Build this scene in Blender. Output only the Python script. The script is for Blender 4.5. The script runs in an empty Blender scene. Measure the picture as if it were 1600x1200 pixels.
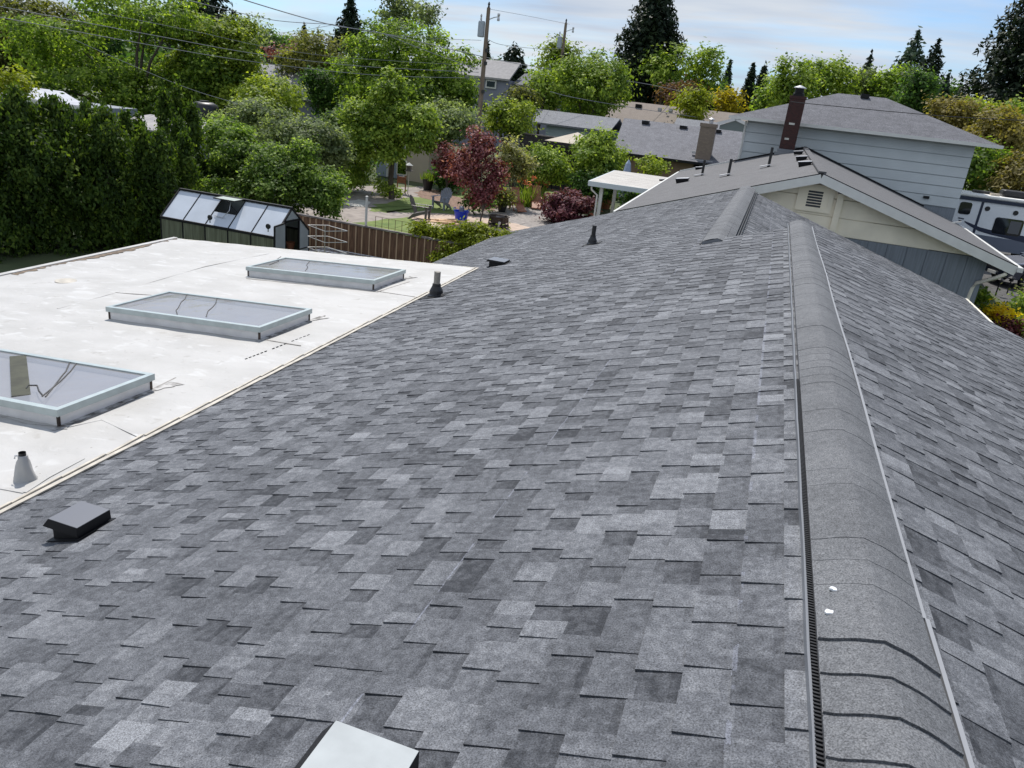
import bpy, math, random
import numpy as np
from mathutils import Vector, Matrix

# ------------------------------------------------------------------ camera, sky, sun
scene = bpy.context.scene
COL = scene.collection
EYE = 5.75
F_PX, PITCH, ROLL, YAW = 1184.0, math.radians(20.67), math.radians(6.52), math.radians(16.52)
_fw = Vector((-math.sin(YAW) * math.cos(PITCH), math.cos(YAW) * math.cos(PITCH), -math.sin(PITCH)))
_rt = Vector((math.cos(YAW), math.sin(YAW), 0))
_up = _rt.cross(_fw)
CR = math.cos(ROLL) * _rt + math.sin(ROLL) * _up
CU = -math.sin(ROLL) * _rt + math.cos(ROLL) * _up
CC = Vector((0, 0, EYE))
cam_d = bpy.data.cameras.new("camera")
cam = bpy.data.objects.new("camera", cam_d)
COL.objects.link(cam)
cam_d.sensor_fit = 'HORIZONTAL'
cam_d.sensor_width = 36.0
cam_d.lens = 36.0 * F_PX / 1600.0
cam_d.clip_start = 0.05
cam_d.clip_end = 3000
_m = Matrix((CR, CU, -_fw)).transposed().to_4x4()
_m.translation = CC
cam.matrix_world = _m
scene.camera = cam

SUN_EL, SUN_AZ = math.radians(56), math.radians(-32)      # azimuth from +Y towards +X
world = bpy.data.worlds.new("World")
scene.world = world
world.use_nodes = True
wn, wl = world.node_tree.nodes, world.node_tree.links
wn.clear()
w_out = wn.new('ShaderNodeOutputWorld')
w_bg = wn.new('ShaderNodeBackground')
w_sky = wn.new('ShaderNodeTexSky')
w_sky.sky_type = 'NISHITA'
w_sky.sun_disc = False
w_sky.sun_elevation = SUN_EL
w_sky.sun_rotation = SUN_AZ
w_sky.air_density = 1.0
w_sky.dust_density = 0.6
w_sky.ozone_density = 1.6
w_tc = wn.new('ShaderNodeTexCoord')
w_sep = wn.new('ShaderNodeSeparateXYZ')
wl.new(w_tc.outputs['Generated'], w_sep.inputs[0])
w_zz = wn.new('ShaderNodeMath'); w_zz.operation = 'MAXIMUM'; w_zz.inputs[1].default_value = 0.0
wl.new(w_sep.outputs[2], w_zz.inputs[0])
w_add = wn.new('ShaderNodeMath'); w_add.inputs[1].default_value = 0.10
wl.new(w_zz.outputs[0], w_add.inputs[0])
w_dx = wn.new('ShaderNodeMath'); w_dx.operation = 'DIVIDE'
w_dy = wn.new('ShaderNodeMath'); w_dy.operation = 'DIVIDE'
wl.new(w_sep.outputs[0], w_dx.inputs[0]); wl.new(w_add.outputs[0], w_dx.inputs[1])
wl.new(w_sep.outputs[1], w_dy.inputs[0]); wl.new(w_add.outputs[0], w_dy.inputs[1])
w_cmb = wn.new('ShaderNodeCombineXYZ')
wl.new(w_dx.outputs[0], w_cmb.inputs[0]); wl.new(w_dy.outputs[0], w_cmb.inputs[1])
w_map = wn.new('ShaderNodeMapping')
w_map.inputs['Location'].default_value = (7.9, 2.6, 0.0)
w_map.inputs['Rotation'].default_value = (0, 0, math.radians(-12))
w_map.inputs['Scale'].default_value = (0.17, 0.34, 1)
wl.new(w_cmb.outputs[0], w_map.inputs[0])
w_n = wn.new('ShaderNodeTexNoise')
w_n.inputs['Scale'].default_value = 2.0
w_n.inputs['Detail'].default_value = 9
w_n.inputs['Roughness'].default_value = 0.55
w_n.inputs['Distortion'].default_value = 0.35
wl.new(w_map.outputs[0], w_n.inputs['Vector'])
w_rmp = wn.new('ShaderNodeValToRGB')
w_rmp.color_ramp.elements[0].position = 0.34
w_rmp.color_ramp.elements[0].color = (0.12, 0.12, 0.12, 1)
w_rmp.color_ramp.elements[1].position = 0.53
w_rmp.color_ramp.elements[1].color = (1, 1, 1, 1)
wl.new(w_n.outputs['Fac'], w_rmp.inputs[0])
w_n2 = wn.new('ShaderNodeTexNoise')
w_n2.inputs['Scale'].default_value = 3.3
w_n2.inputs['Detail'].default_value = 10
wl.new(w_map.outputs[0], w_n2.inputs['Vector'])
w_cr = wn.new('ShaderNodeValToRGB')
w_cr.color_ramp.elements[0].position = 0.35
w_cr.color_ramp.elements[0].color = (0.57, 0.67, 0.83, 1)
w_cr.color_ramp.elements[1].position = 0.62
w_cr.color_ramp.elements[1].color = (0.84, 0.89, 0.95, 1)
wl.new(w_n2.outputs['Fac'], w_cr.inputs[0])
SKY_STRENGTH = 0.12
CLOUD_GAIN = 6.6
w_cs = wn.new('ShaderNodeVectorMath'); w_cs.operation = 'SCALE'
w_cs.inputs['Scale'].default_value = CLOUD_GAIN
wl.new(w_cr.outputs[0], w_cs.inputs[0])
w_mix = wn.new('ShaderNodeMixRGB')
wl.new(w_rmp.outputs[0], w_mix.inputs[0])
w_tint = wn.new('ShaderNodeMixRGB'); w_tint.blend_type = 'MULTIPLY'; w_tint.inputs[0].default_value = 1.0
w_tint.inputs[2].default_value = (0.62, 0.84, 1.10, 1)
wl.new(w_sky.outputs[0], w_tint.inputs[1])
wl.new(w_tint.outputs[0], w_mix.inputs[1])
wl.new(w_cs.outputs[0], w_mix.inputs[2])
wl.new(w_mix.outputs[0], w_bg.inputs[0])
w_bg.inputs[1].default_value = SKY_STRENGTH
wl.new(w_bg.outputs[0], w_out.inputs[0])

sun_d = bpy.data.lights.new("sun", 'SUN')
sun_d.energy = 4.3
sun_d.angle = math.radians(0.6)
sun_d.color = (1.0, 0.95, 0.88)
sun = bpy.data.objects.new("sun", sun_d)
COL.objects.link(sun)
SUNV = Vector((math.sin(SUN_AZ) * math.cos(SUN_EL), math.cos(SUN_AZ) * math.cos(SUN_EL), math.sin(SUN_EL)))
sun.rotation_euler = SUNV.to_track_quat('Z', 'Y').to_euler()
sun.location = (10, 20, 40)

scene.view_settings.view_transform = 'Standard'
scene.view_settings.look = 'None'
scene.view_settings.exposure = 0.16
scene.view_settings.gamma = 1.0
try:
    scene.cycles.max_bounces = 8
    scene.cycles.transparent_max_bounces = 8
except Exception:
    pass

# ------------------------------------------------------------------ helpers
def ray(px, py):
    return _fw + CR * ((px - 800) / F_PX) - CU * ((py - 600) / F_PX)
def atY(px, py, Y):
    v = ray(px, py); return CC + v * (Y / v.y)
def atX(px, py, X):
    v = ray(px, py); return CC + v * (X / v.x)
def atZ(px, py, z=0.0):
    v = ray(px, py); return CC + v * ((z - EYE) / v.z)

RNG = np.random.default_rng(11)
random.seed(5)

class MB:
    def __init__(s):
        s.v, s.f, s.t = [], [], None
    def add(s, verts, faces):
        b = len(s.v)
        s.v += [tuple(p) for p in verts]
        s.f += [tuple(i + b for i in f) for f in faces]
        return s
    def hexa(s, p):      # 8 points, bottom ring 0-3, top ring 4-7
        return s.add(p, [(3, 2, 1, 0), (4, 5, 6, 7), (0, 1, 5, 4), (1, 2, 6, 5), (2, 3, 7, 6), (3, 0, 4, 7)])
    def box(s, c, d, rz=0.0, rx=0.0, ry=0.0):
        M = Matrix.Rotation(rz, 3, 'Z') @ Matrix.Rotation(ry, 3, 'Y') @ Matrix.Rotation(rx, 3, 'X')
        c = Vector(c); a, b, h = d[0] / 2, d[1] / 2, d[2] / 2
        P = [(-a, -b, -h), (a, -b, -h), (a, b, -h), (-a, b, -h), (-a, -b, h), (a, -b, h), (a, b, h), (-a, b, h)]
        return s.hexa([c + M @ Vector(q) for q in P])
    def span(s, x0, x1, y0, y1, z0, z1):
        return s.box(((x0 + x1) / 2, (y0 + y1) / 2, (z0 + z1) / 2), (abs(x1 - x0), abs(y1 - y0), abs(z1 - z0)))
    def bar(s, a, b, w, h, up=(0, 0, 1)):
        a, b = Vector(a), Vector(b); d = (b - a).normalized(); u = Vector(up)
        if abs(d.dot(u)) > 0.98: u = Vector((0, 1, 0))
        r = d.cross(u).normalized(); u = r.cross(d)
        r = r * (w / 2); u = u * (h / 2)
        return s.hexa([a - r - u, a + r - u, b + r - u, b - r - u, a - r + u, a + r + u, b + r + u, b - r + u])
    def extr(s, poly, dv):     # polygon (list of 3d pts) extruded by vector dv
        n = len(poly); dv = Vector(dv)
        P = [Vector(p) for p in poly] + [Vector(p) + dv for p in poly]
        F = [tuple(range(n))[::-1], tuple(range(n, 2 * n))]
        F += [(i, (i + 1) % n, n + (i + 1) % n, n + i) for i in range(n)]
        return s.add(P, F)
    def tube(s, pts, r, n=6, r1=None, cap=True):
        pts = [Vector(p) for p in pts]; m = len(pts); V = []; F = []
        for i, p in enumerate(pts):
            d = (pts[min(i + 1, m - 1)] - pts[max(i - 1, 0)]).normalized()
            u = Vector((0, 0, 1)) if abs(d.z) < 0.9 else Vector((1, 0, 0))
            a = d.cross(u).normalized(); b = d.cross(a)
            rr = r if r1 is None else r + (r1 - r) * i / max(1, m - 1)
            V += [p + a * (rr * math.cos(2 * math.pi * k / n)) + b * (rr * math.sin(2 * math.pi * k / n)) for k in range(n)]
        for i in range(m - 1):
            for k in range(n):
                F.append((i * n + k, i * n + (k + 1) % n, (i + 1) * n + (k + 1) % n, (i + 1) * n + k))
        if cap:
            F += [tuple(range(n))[::-1], tuple(range((m - 1) * n, m * n))]
        return s.add(V, F)
    def lathe(s, c, prof, n=16, cap=True):   # prof: list of (r, z)
        c = Vector(c); V = []; F = []; m = len(prof)
        for r, z in prof:
            V += [c + Vector((r * math.cos(2 * math.pi * k / n), r * math.sin(2 * math.pi * k / n), z)) for k in range(n)]
        for i in range(m - 1):
            for k in range(n):
                F.append((i * n + k, i * n + (k + 1) % n, (i + 1) * n + (k + 1) % n, (i + 1) * n + k))
        if cap:
            F += [tuple(range(n))[::-1], tuple(range((m - 1) * n, m * n))]
        return s.add(V, F)

def link_mesh(name, V, Fc, m, tone=None, smooth=False):
    me = bpy.data.meshes.new(name)
    me.from_pydata(V, [], Fc)
    if tone is not None:
        at = me.attributes.new('tone', 'FLOAT', 'FACE')
        at.data.foreach_set('value', np.asarray(tone, dtype=np.float32))
    if smooth:
        me.polygons.foreach_set('use_smooth', [True] * len(me.polygons))
    if m is not None: me.materials.append(m)
    o = bpy.data.objects.new(name, me)
    COL.objects.link(o)
    return o

def bulk(name, V, nq, m, tone):       # V: (nq*4,3) quads
    me = bpy.data.meshes.new(name)
    me.vertices.add(len(V)); me.loops.add(nq * 4); me.polygons.add(nq)
    me.vertices.foreach_set('co', np.ascontiguousarray(V, dtype=np.float32).ravel())
    me.loops.foreach_set('vertex_index', np.arange(nq * 4, dtype=np.int32))
    me.polygons.foreach_set('loop_start', np.arange(nq, dtype=np.int32) * 4)
    at = me.attributes.new('tone', 'FLOAT', 'FACE')
    at.data.foreach_set('value', np.asarray(tone, dtype=np.float32))
    me.materials.append(m)
    me.update(calc_edges=True)
    o = bpy.data.objects.new(name, me)
    COL.objects.link(o)
    return o

def tag(o, label=None, cat=None, group=None, kind=None):
    if label: o['label'] = label
    if cat: o['category'] = cat
    if group: o['group'] = group
    if kind: o['kind'] = kind
    return o

def thing(name, label, cat, loc=(0, 0, 0), rz=0.0, group=None):
    o = bpy.data.objects.new(name, None)
    o.empty_display_size = 0.3
    COL.objects.link(o)
    o.location = loc; o.rotation_euler = (0, 0, rz)
    return tag(o, label, cat, group)

def root_of(o):
    while o.parent: o = o.parent
    return o

def part(name, mb, m, parent, local=False, label=None, smooth=False, bevel=0.0, tone=None):
    """one mesh under its thing; world coordinates unless local"""
    if parent is None or local:
        V = mb.v
    else:
        L = root_of(parent).location
        V = [(p[0] - L.x, p[1] - L.y, p[2] - L.z) for p in mb.v]
    o = link_mesh(name, V, mb.f, m, tone, smooth)
    if parent is not None: o.parent = parent
    if label: o['label'] = label
    if bevel:
        b = o.modifiers.new('bevel', 'BEVEL'); b.width = bevel; b.segments = 2; b.limit_method = 'ANGLE'
    return o

def struct(name, mb, m):
    return tag(part(name, mb, m, None), kind='structure')

def dup(o, parent=None):
    c = o.copy(); COL.objects.link(c)
    if parent is not None:
        c.parent = parent
    for ch in o.children: dup(ch, c)
    return c

# ------------------------------------------------------------------ materials
def mat(name, col, rough=0.7, var=0.0, scale=5.0, bump=0.0, bscale=None, metal=0.0, spec=0.5, col2=None, stretch=(1, 1, 1), detail=5, lo=0.35, hi=0.65, coat=0.0):
    m = bpy.data.materials.new(name); m.use_nodes = True
    n, l = m.node_tree.nodes, m.node_tree.links
    b = n['Principled BSDF']
    b.inputs['Roughness'].default_value = rough
    b.inputs['Metallic'].default_value = metal
    b.inputs['Specular IOR Level'].default_value = spec
    if coat:
        b.inputs['Coat Weight'].default_value = coat
        b.inputs['Coat Roughness'].default_value = 0.05
    c = tuple(col) + (1,)
    b.inputs['Base Color'].default_value = c
    if var or col2 or bump:
        tc = n.new('ShaderNodeTexCoord'); mp = n.new('ShaderNodeMapping')
        mp.inputs['Scale'].default_value = stretch
        l.new(tc.outputs['Object'], mp.inputs[0])
        nz = n.new('ShaderNodeTexNoise'); nz.inputs['Scale'].default_value = scale; nz.inputs['Detail'].default_value = detail
        l.new(mp.outputs[0], nz.inputs['Vector'])
    if var or col2:
        rp = n.new('ShaderNodeValToRGB')
        if col2 is None:
            a = tuple(x * (1 - var) for x in col) + (1,); d = tuple(min(1, x * (1 + var)) for x in col) + (1,)
        else:
            a = c; d = tuple(col2) + (1,)
        rp.color_ramp.elements[0].color = a; rp.color_ramp.elements[1].color = d
        rp.color_ramp.elements[0].position = lo; rp.color_ramp.elements[1].position = hi
        l.new(nz.outputs['Fac'], rp.inputs[0]); l.new(rp.outputs[0], b.inputs['Base Color'])
    if bump:
        nb = n.new('ShaderNodeTexNoise'); nb.inputs['Scale'].default_value = bscale or scale * 3; nb.inputs['Detail'].default_value = 4
        l.new(mp.outputs[0], nb.inputs['Vector'])
        bp = n.new('ShaderNodeBump'); bp.inputs['Strength'].default_value = bump; bp.inputs['Distance'].default_value = 0.02
        l.new(nb.outputs['Fac'], bp.inputs['Height']); l.new(bp.outputs[0], b.inputs['Normal'])
    return m

def shingle_mat(name, dark, mid, light, grain=185.0, gamp=0.75, chalk=()):
    m = bpy.data.materials.new(name); m.use_nodes = True
    n, l = m.node_tree.nodes, m.node_tree.links
    b = n['Principled BSDF']; b.inputs['Roughness'].default_value = 0.85; b.inputs['Specular IOR Level'].default_value = 0.35
    at = n.new('ShaderNodeAttribute'); at.attribute_name = 'tone'
    tc = n.new('ShaderNodeTexCoord')
    n1 = n.new('ShaderNodeTexNoise'); n1.inputs['Scale'].default_value = 2.2; n1.inputs['Detail'].default_value = 6
    l.new(tc.outputs['Object'], n1.inputs['Vector'])
    n1b = n.new('ShaderNodeTexNoise'); n1b.inputs['Scale'].default_value = 28; n1b.inputs['Detail'].default_value = 4
    l.new(tc.outputs['Object'], n1b.inputs['Vector'])
    def mth(op, a, c, v=None):
        q = n.new('ShaderNodeMath'); q.operation = op
        for i, x in enumerate((a, c)):
            if isinstance(x, (int, float)): q.inputs[i].default_value = x
            else: l.new(x, q.inputs[i])
        return q.outputs[0]
    s1 = mth('MULTIPLY', mth('SUBTRACT', n1.outputs['Fac'], 0.5), 0.7)
    s2 = mth('MULTIPLY', mth('SUBTRACT', n1b.outputs['Fac'], 0.5), 0.95)
    t = mth('ADD', mth('ADD', at.outputs['Fac'], s1), s2)
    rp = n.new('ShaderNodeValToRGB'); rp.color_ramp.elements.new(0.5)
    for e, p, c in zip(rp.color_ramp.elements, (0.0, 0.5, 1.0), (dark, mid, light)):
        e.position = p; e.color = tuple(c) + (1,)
    l.new(t, rp.inputs[0])
    n2 = n.new('ShaderNodeTexNoise'); n2.inputs['Scale'].default_value = grain; n2.inputs['Detail'].default_value = 3; n2.inputs['Roughness'].default_value = 0.75
    l.new(tc.outputs['Object'], n2.inputs['Vector'])
    g = mth('ADD', 1.0, mth('MULTIPLY', mth('SUBTRACT', n2.outputs['Fac'], 0.5), gamp * 5.0))
    g = mth('MAXIMUM', g, 0.25)
    vm = n.new('ShaderNodeVectorMath'); vm.operation = 'SCALE'
    base = rp.outputs[0]
    if chalk:      # snapped chalk lines: blue-white dust in a broken line along a course
        sp = n.new('ShaderNodeSeparateXYZ'); l.new(tc.outputs['Object'], sp.inputs[0])
        n3 = n.new('ShaderNodeTexNoise'); n3.inputs['Scale'].default_value = 5.0; n3.inputs['Detail'].default_value = 5
        l.new(tc.outputs['Object'], n3.inputs['Vector'])
        for x0, wd, amt in chalk:
            dd = mth('ABSOLUTE', mth('SUBTRACT', sp.outputs[0], x0 + 2.0), 0.0)
            k = mth('MULTIPLY', mth('LESS_THAN', dd, wd), mth('MULTIPLY', mth('GREATER_THAN', n3.outputs['Fac'], 0.5), amt))
            mx = n.new('ShaderNodeMixRGB'); mx.inputs[2].default_value = (0.30, 0.32, 0.40, 1)
            l.new(k, mx.inputs[0]); l.new(base, mx.inputs[1]); base = mx.outputs[0]
    l.new(base, vm.inputs[0]); l.new(g, vm.inputs['Scale'])
    l.new(vm.outputs[0], b.inputs['Base Color'])
    bp = n.new('ShaderNodeBump'); bp.inputs['Strength'].default_value = 0.55; bp.inputs['Distance'].default_value = 0.004
    l.new(n2.outputs['Fac'], bp.inputs['Height']); l.new(bp.outputs[0], b.inputs['Normal'])
    return m

def leaf_mat(name, dark, mid, light, trans=0.5, rough=0.6):
    m = bpy.data.materials.new(name); m.use_nodes = True
    n, l = m.node_tree.nodes, m.node_tree.links
    b = n['Principled BSDF']; b.inputs['Roughness'].default_value = rough; b.inputs['Specular IOR Level'].default_value = 0.2
    at = n.new('ShaderNodeAttribute'); at.attribute_name = 'tone'
    rp = n.new('ShaderNodeValToRGB'); rp.color_ramp.elements.new(0.5)
    for e, p, c in zip(rp.color_ramp.elements, (0.0, 0.5, 1.0), (dark, mid, light)):
        e.position = p; e.color = tuple(c) + (1,)
    l.new(at.outputs['Fac'], rp.inputs[0]); l.new(rp.outputs[0], b.inputs['Base Color'])
    tr = n.new('ShaderNodeBsdfTranslucent'); 
    vm = n.new('ShaderNodeVectorMath'); vm.operation = 'MULTIPLY'; vm.inputs[1].default_value = (1.75, 1.8, 0.75)
    l.new(rp.outputs[0], vm.inputs[0]); l.new(vm.outputs[0], tr.inputs['Color'])
    mx = n.new('ShaderNodeMixShader'); mx.inputs[0].default_value = trans
    l.new(b.outputs[0], mx.inputs[1]); l.new(tr.outputs[0], mx.inputs[2])
    l.new(mx.outputs[0], n['Material Output'].inputs['Surface'])
    return m

M = {}
M['shingle'] = shingle_mat('charcoal_shingle', (0.030, 0.033, 0.040), (0.106, 0.112, 0.126), (0.210, 0.219, 0.238), chalk=((-0.90, 0.0035, 0.32), (0.195, 0.007, 0.22)))
M['shingle_cap'] = shingle_mat('ridge_cap_shingle', (0.072, 0.075, 0.082), (0.125, 0.13, 0.14), (0.175, 0.18, 0.19))
M['shingle_brown'] = shingle_mat('weathered_grey_shingle', (0.072, 0.072, 0.076), (0.118, 0.117, 0.122), (0.165, 0.163, 0.168), 40, 0.4)
M['shingle_far'] = shingle_mat('blue_grey_shingle', (0.06, 0.062, 0.072), (0.13, 0.132, 0.15), (0.22, 0.222, 0.245), 14, 0.45)
M['shingle_light'] = shingle_mat('pale_grey_shingle', (0.10, 0.105, 0.118), (0.165, 0.172, 0.19), (0.23, 0.24, 0.26), 14, 0.45)
M['shingle_tan'] = shingle_mat('tan_shingle', (0.17, 0.14, 0.12), (0.22, 0.185, 0.16), (0.27, 0.23, 0.2), 20, 0.3)
def membrane_mat():
    m = mat('white_membrane', (0.385, 0.378, 0.366), 0.6, col2=(0.445, 0.438, 0.428), scale=1.7, stretch=(0.7, 1.3, 1), detail=12, lo=0.36, hi=0.64)
    n, l = m.node_tree.nodes, m.node_tree.links
    b = n['Principled BSDF']; base = b.inputs['Base Color'].links[0].from_socket
    tc = n.new('ShaderNodeTexCoord')
    def layer(prev, scale, stretch, lo, hi, col, detail, rot=0.0, dist=0.0):
        mp = n.new('ShaderNodeMapping'); mp.inputs['Scale'].default_value = stretch; mp.inputs['Rotation'].default_value = (0, 0, rot)
        l.new(tc.outputs['Object'], mp.inputs[0])
        nz = n.new('ShaderNodeTexNoise'); nz.inputs['Scale'].default_value = scale; nz.inputs['Detail'].default_value = detail; nz.inputs['Distortion'].default_value = dist
        l.new(mp.outputs[0], nz.inputs['Vector'])
        rp = n.new('ShaderNodeValToRGB'); rp.color_ramp.elements[0].position = lo; rp.color_ramp.elements[1].position = hi
        rp.color_ramp.elements[0].color = (0, 0, 0, 1); rp.color_ramp.elements[1].color = (1, 1, 1, 1)
        l.new(nz.outputs['Fac'], rp.inputs[0])
        mx = n.new('ShaderNodeMixRGB'); mx.inputs[2].default_value = tuple(col) + (1,)
        l.new(rp.outputs[0], mx.inputs[0]); l.new(prev, mx.inputs[1]); return mx.outputs[0]
    c = layer(base, 3.6, (0.8, 1.6, 1), 0.57, 0.69, (0.49, 0.488, 0.482), 9, 0.3, 0.6)
    c = layer(c, 6.0, (1, 1, 1), 0.64, 0.78, (0.30, 0.285, 0.265), 12, 0.0, 0.4)
    c = layer(c, 24.0, (1, 1, 1), 0.70, 0.76, (0.2, 0.185, 0.165), 6)
    l.new(c, b.inputs['Base Color'])
    nb = n.new('ShaderNodeTexNoise'); nb.inputs['Scale'].default_value = 5.0; nb.inputs['Detail'].default_value = 8; nb.inputs['Distortion'].default_value = 0.8
    l.new(tc.outputs['Object'], nb.inputs['Vector'])
    bp = n.new('ShaderNodeBump'); bp.inputs['Strength'].default_value = 0.35; bp.inputs['Distance'].default_value = 0.03
    l.new(nb.outputs['Fac'], bp.inputs['Height']); l.new(bp.outputs[0], b.inputs['Normal'])
    return m
M['membrane'] = membrane_mat()
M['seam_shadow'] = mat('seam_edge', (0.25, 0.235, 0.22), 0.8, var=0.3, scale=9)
M['membrane_edge'] = mat('cream_edge_metal', (0.46, 0.42, 0.355), 0.5, var=0.18, scale=8)
M['cream'] = mat('cream_paint', (0.74, 0.70, 0.60), 0.55, var=0.05, scale=3)
M['cream_wall'] = mat('cream_siding', (0.87, 0.80, 0.65), 0.6, var=0.06, scale=1.5, bump=0.05, bscale=40)
M['white_paint'] = mat('white_paint', (0.62, 0.62, 0.60), 0.5, var=0.04, scale=4)
M['siding_blue'] = mat('pale_siding', (0.50, 0.54, 0.565), 0.6, var=0.04, scale=1.2)
M['grey_band'] = mat('slate_grey_siding', (0.19, 0.215, 0.25), 0.65, var=0.12, scale=3, stretch=(8, 8, 0.5))
M['black_plastic'] = mat('black_plastic', (0.012, 0.012, 0.014), 0.45)
M['black_metal'] = mat('black_painted_metal', (0.010, 0.010, 0.012), 0.55, spec=0.25)
M['dark_gap'] = mat('dark_opening', (0.008, 0.008, 0.009), 0.9)
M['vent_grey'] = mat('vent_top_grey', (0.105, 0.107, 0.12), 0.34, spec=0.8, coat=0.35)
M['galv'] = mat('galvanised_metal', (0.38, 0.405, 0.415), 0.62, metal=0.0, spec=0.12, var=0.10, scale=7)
M['alum'] = mat('aluminium_curb', (0.70, 0.69, 0.69), 0.5, metal=0.1, var=0.07, scale=6)
M['alum_blue'] = mat('pale_blue_frame', (0.40, 0.455, 0.455), 0.38, metal=0.15, var=0.08, scale=8)
M['pipe_grey'] = mat('grey_pipe', (0.27, 0.25, 0.22), 0.7, var=0.2, scale=12)
M['vent_strip'] = mat('grey_vent_strip', (0.16, 0.17, 0.19), 0.45, spec=0.6)
M['lead'] = mat('flashing_metal', (0.5, 0.5, 0.52), 0.4, metal=0.5)
M['rust_dirt'] = mat('dirt_stain', (0.16, 0.12, 0.085), 0.9, var=0.5, scale=14)
M['foot_streak'] = mat('dark_streaks', (0.10, 0.09, 0.08), 0.9, col2=(0.48, 0.47, 0.46), scale=9, detail=8, lo=0.38, hi=0.6)
M['sealant'] = mat('white_sealant', (0.78, 0.80, 0.83), 0.35)
M['brick'] = None
M['wood_fence'] = mat('weathered_fence_wood', (0.07, 0.036, 0.022), 0.85, col2=(0.21, 0.115, 0.068), scale=3.0, stretch=(6, 6, 0.6), lo=0.3, hi=0.75, bump=0.3, bscale=20)
M['wood_tan_sunlit'] = mat('tan_sunlit_wood', (0.32, 0.21, 0.135), 0.85, col2=(0.5, 0.35, 0.23), scale=3.0, stretch=(6, 6, 0.6), lo=0.3, hi=0.75)  # tan handle wood; on the fence it paints sunlit edges
M['wood_rail'] = mat('grey_rail_wood', (0.17, 0.15, 0.145), 0.85, var=0.3, scale=4)
M['pole_wood'] = mat('utility_pole_wood', (0.14, 0.10, 0.075), 0.9, col2=(0.26, 0.20, 0.15), scale=2.0, stretch=(8, 8, 0.4), lo=0.3, hi=0.7)
M['edge_strip'] = mat('dull_edge_metal', (0.25, 0.26, 0.28), 0.5)
M['steel_pale'] = mat('pale_steel', (0.55, 0.54, 0.52), 0.5)
M['rod'] = mat('bare_metal_rod', (0.42, 0.37, 0.30), 0.5)
M['rust_rod'] = mat('rusty_rod', (0.14, 0.085, 0.05), 0.8)
M['cable'] = mat('cable_grey', (0.24, 0.25, 0.27), 0.5)
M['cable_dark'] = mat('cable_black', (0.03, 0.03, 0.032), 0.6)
M['transformer'] = mat('transformer_grey', (0.36, 0.40, 0.45), 0.5)
M['plastic_grey'] = mat('grey_blue_plastic', (0.235, 0.26, 0.32), 0.5, var=0.06, scale=6)
M['plastic_brown'] = mat('dark_taupe_plastic', (0.085, 0.078, 0.082), 0.38, var=0.08, scale=6, spec=0.7)
M['teak'] = mat('reddish_teak', (0.30, 0.125, 0.07), 0.6, var=0.25, scale=5, stretch=(1, 8, 8))
M['tub'] = mat('blue_tub', (0.01, 0.05, 0.55), 0.4)
M['plank'] = mat('fresh_plank', (0.52, 0.30, 0.15), 0.7, col2=(0.66, 0.46, 0.28), scale=4)
M['iron'] = mat('rusty_iron', (0.055, 0.038, 0.028), 0.8, var=0.4, scale=12)
M['soil'] = mat('dark_soil', (0.05, 0.036, 0.028), 0.95, var=0.4, scale=8)
M['terracotta'] = mat('terracotta', (0.34, 0.13, 0.07), 0.8, var=0.15, scale=6)
M['paver'] = mat('pink_paver', (0.46, 0.36, 0.29), 0.9, var=0.16, scale=3.5, detail=8, bump=0.25, bscale=30)
M['gravel'] = mat('gravel', (0.19, 0.175, 0.165), 0.95, col2=(0.34, 0.31, 0.29), scale=4, detail=10, lo=0.3, hi=0.7, bump=0.4, bscale=40)
M['path'] = mat('packed_path', (0.23, 0.20, 0.185), 0.95, col2=(0.33, 0.29, 0.26), scale=2.5, detail=10, bump=0.2, bscale=30)
M['mulch'] = mat('bark_mulch', (0.14, 0.085, 0.06), 0.95, col2=(0.26, 0.17, 0.125), scale=6, detail=8, bump=0.4, bscale=25)
M['lawn'] = mat('lawn', (0.075, 0.125, 0.022), 0.9, col2=(0.17, 0.215, 0.05), scale=1.4, detail=12, lo=0.3, hi=0.7, bump=0.5, bscale=30)
M['ground'] = mat('garden_ground', (0.035, 0.06, 0.018), 0.95, col2=(0.09, 0.10, 0.04), scale=0.25, detail=12, lo=0.35, hi=0.65)
M['asphalt'] = mat('driveway_asphalt', (0.075, 0.073, 0.072), 0.9, var=0.25, scale=5, detail=8)
M['concrete'] = mat('pale_concrete', (0.46, 0.45, 0.42), 0.85, var=0.15, scale=3)
M['bark'] = mat('tree_bark', (0.06, 0.047, 0.037), 0.9, col2=(0.13, 0.105, 0.085), scale=4, stretch=(4, 4, 0.6), lo=0.3, hi=0.7, bump=0.4, bscale=14)
M['canvas'] = mat('tan_canvas', (0.50, 0.44, 0.36), 0.85, var=0.08, scale=2)
M['umbrella_blue'] = mat('pale_blue_canvas', (0.30, 0.37, 0.50), 0.8, var=0.05, scale=5)
M['tan_wall'] = mat('tan_siding', (0.235, 0.16, 0.105), 0.75, var=0.08, scale=2)
M['grey_house'] = mat('blue_grey_siding', (0.20, 0.21, 0.27), 0.7, var=0.05, scale=1)
M['tan_brick'] = None
M['rv_white'] = mat('rv_gelcoat', (0.74, 0.77, 0.81), 0.3, var=0.02, scale=2)
M['rv_navy'] = mat('rv_navy_trim', (0.012, 0.02, 0.05), 0.35)
M['rv_roof'] = mat('rv_white_roof', (0.8, 0.8, 0.77), 0.5)
M['dark_glass'] = mat('dark_glass', (0.012, 0.014, 0.017), 0.06, spec=0.7)
M['blind'] = mat('window_blind', (0.10, 0.105, 0.115), 0.5)
M['car_paint'] = mat('navy_car_paint', (0.012, 0.016, 0.035), 0.22, coat=1.0)
M['car_silver'] = mat('silver_hood', (0.30, 0.31, 0.36), 0.28, metal=0.5, coat=0.8)
M['chrome'] = mat('chrome', (0.75, 0.74, 0.70), 0.2, metal=0.9)
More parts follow.
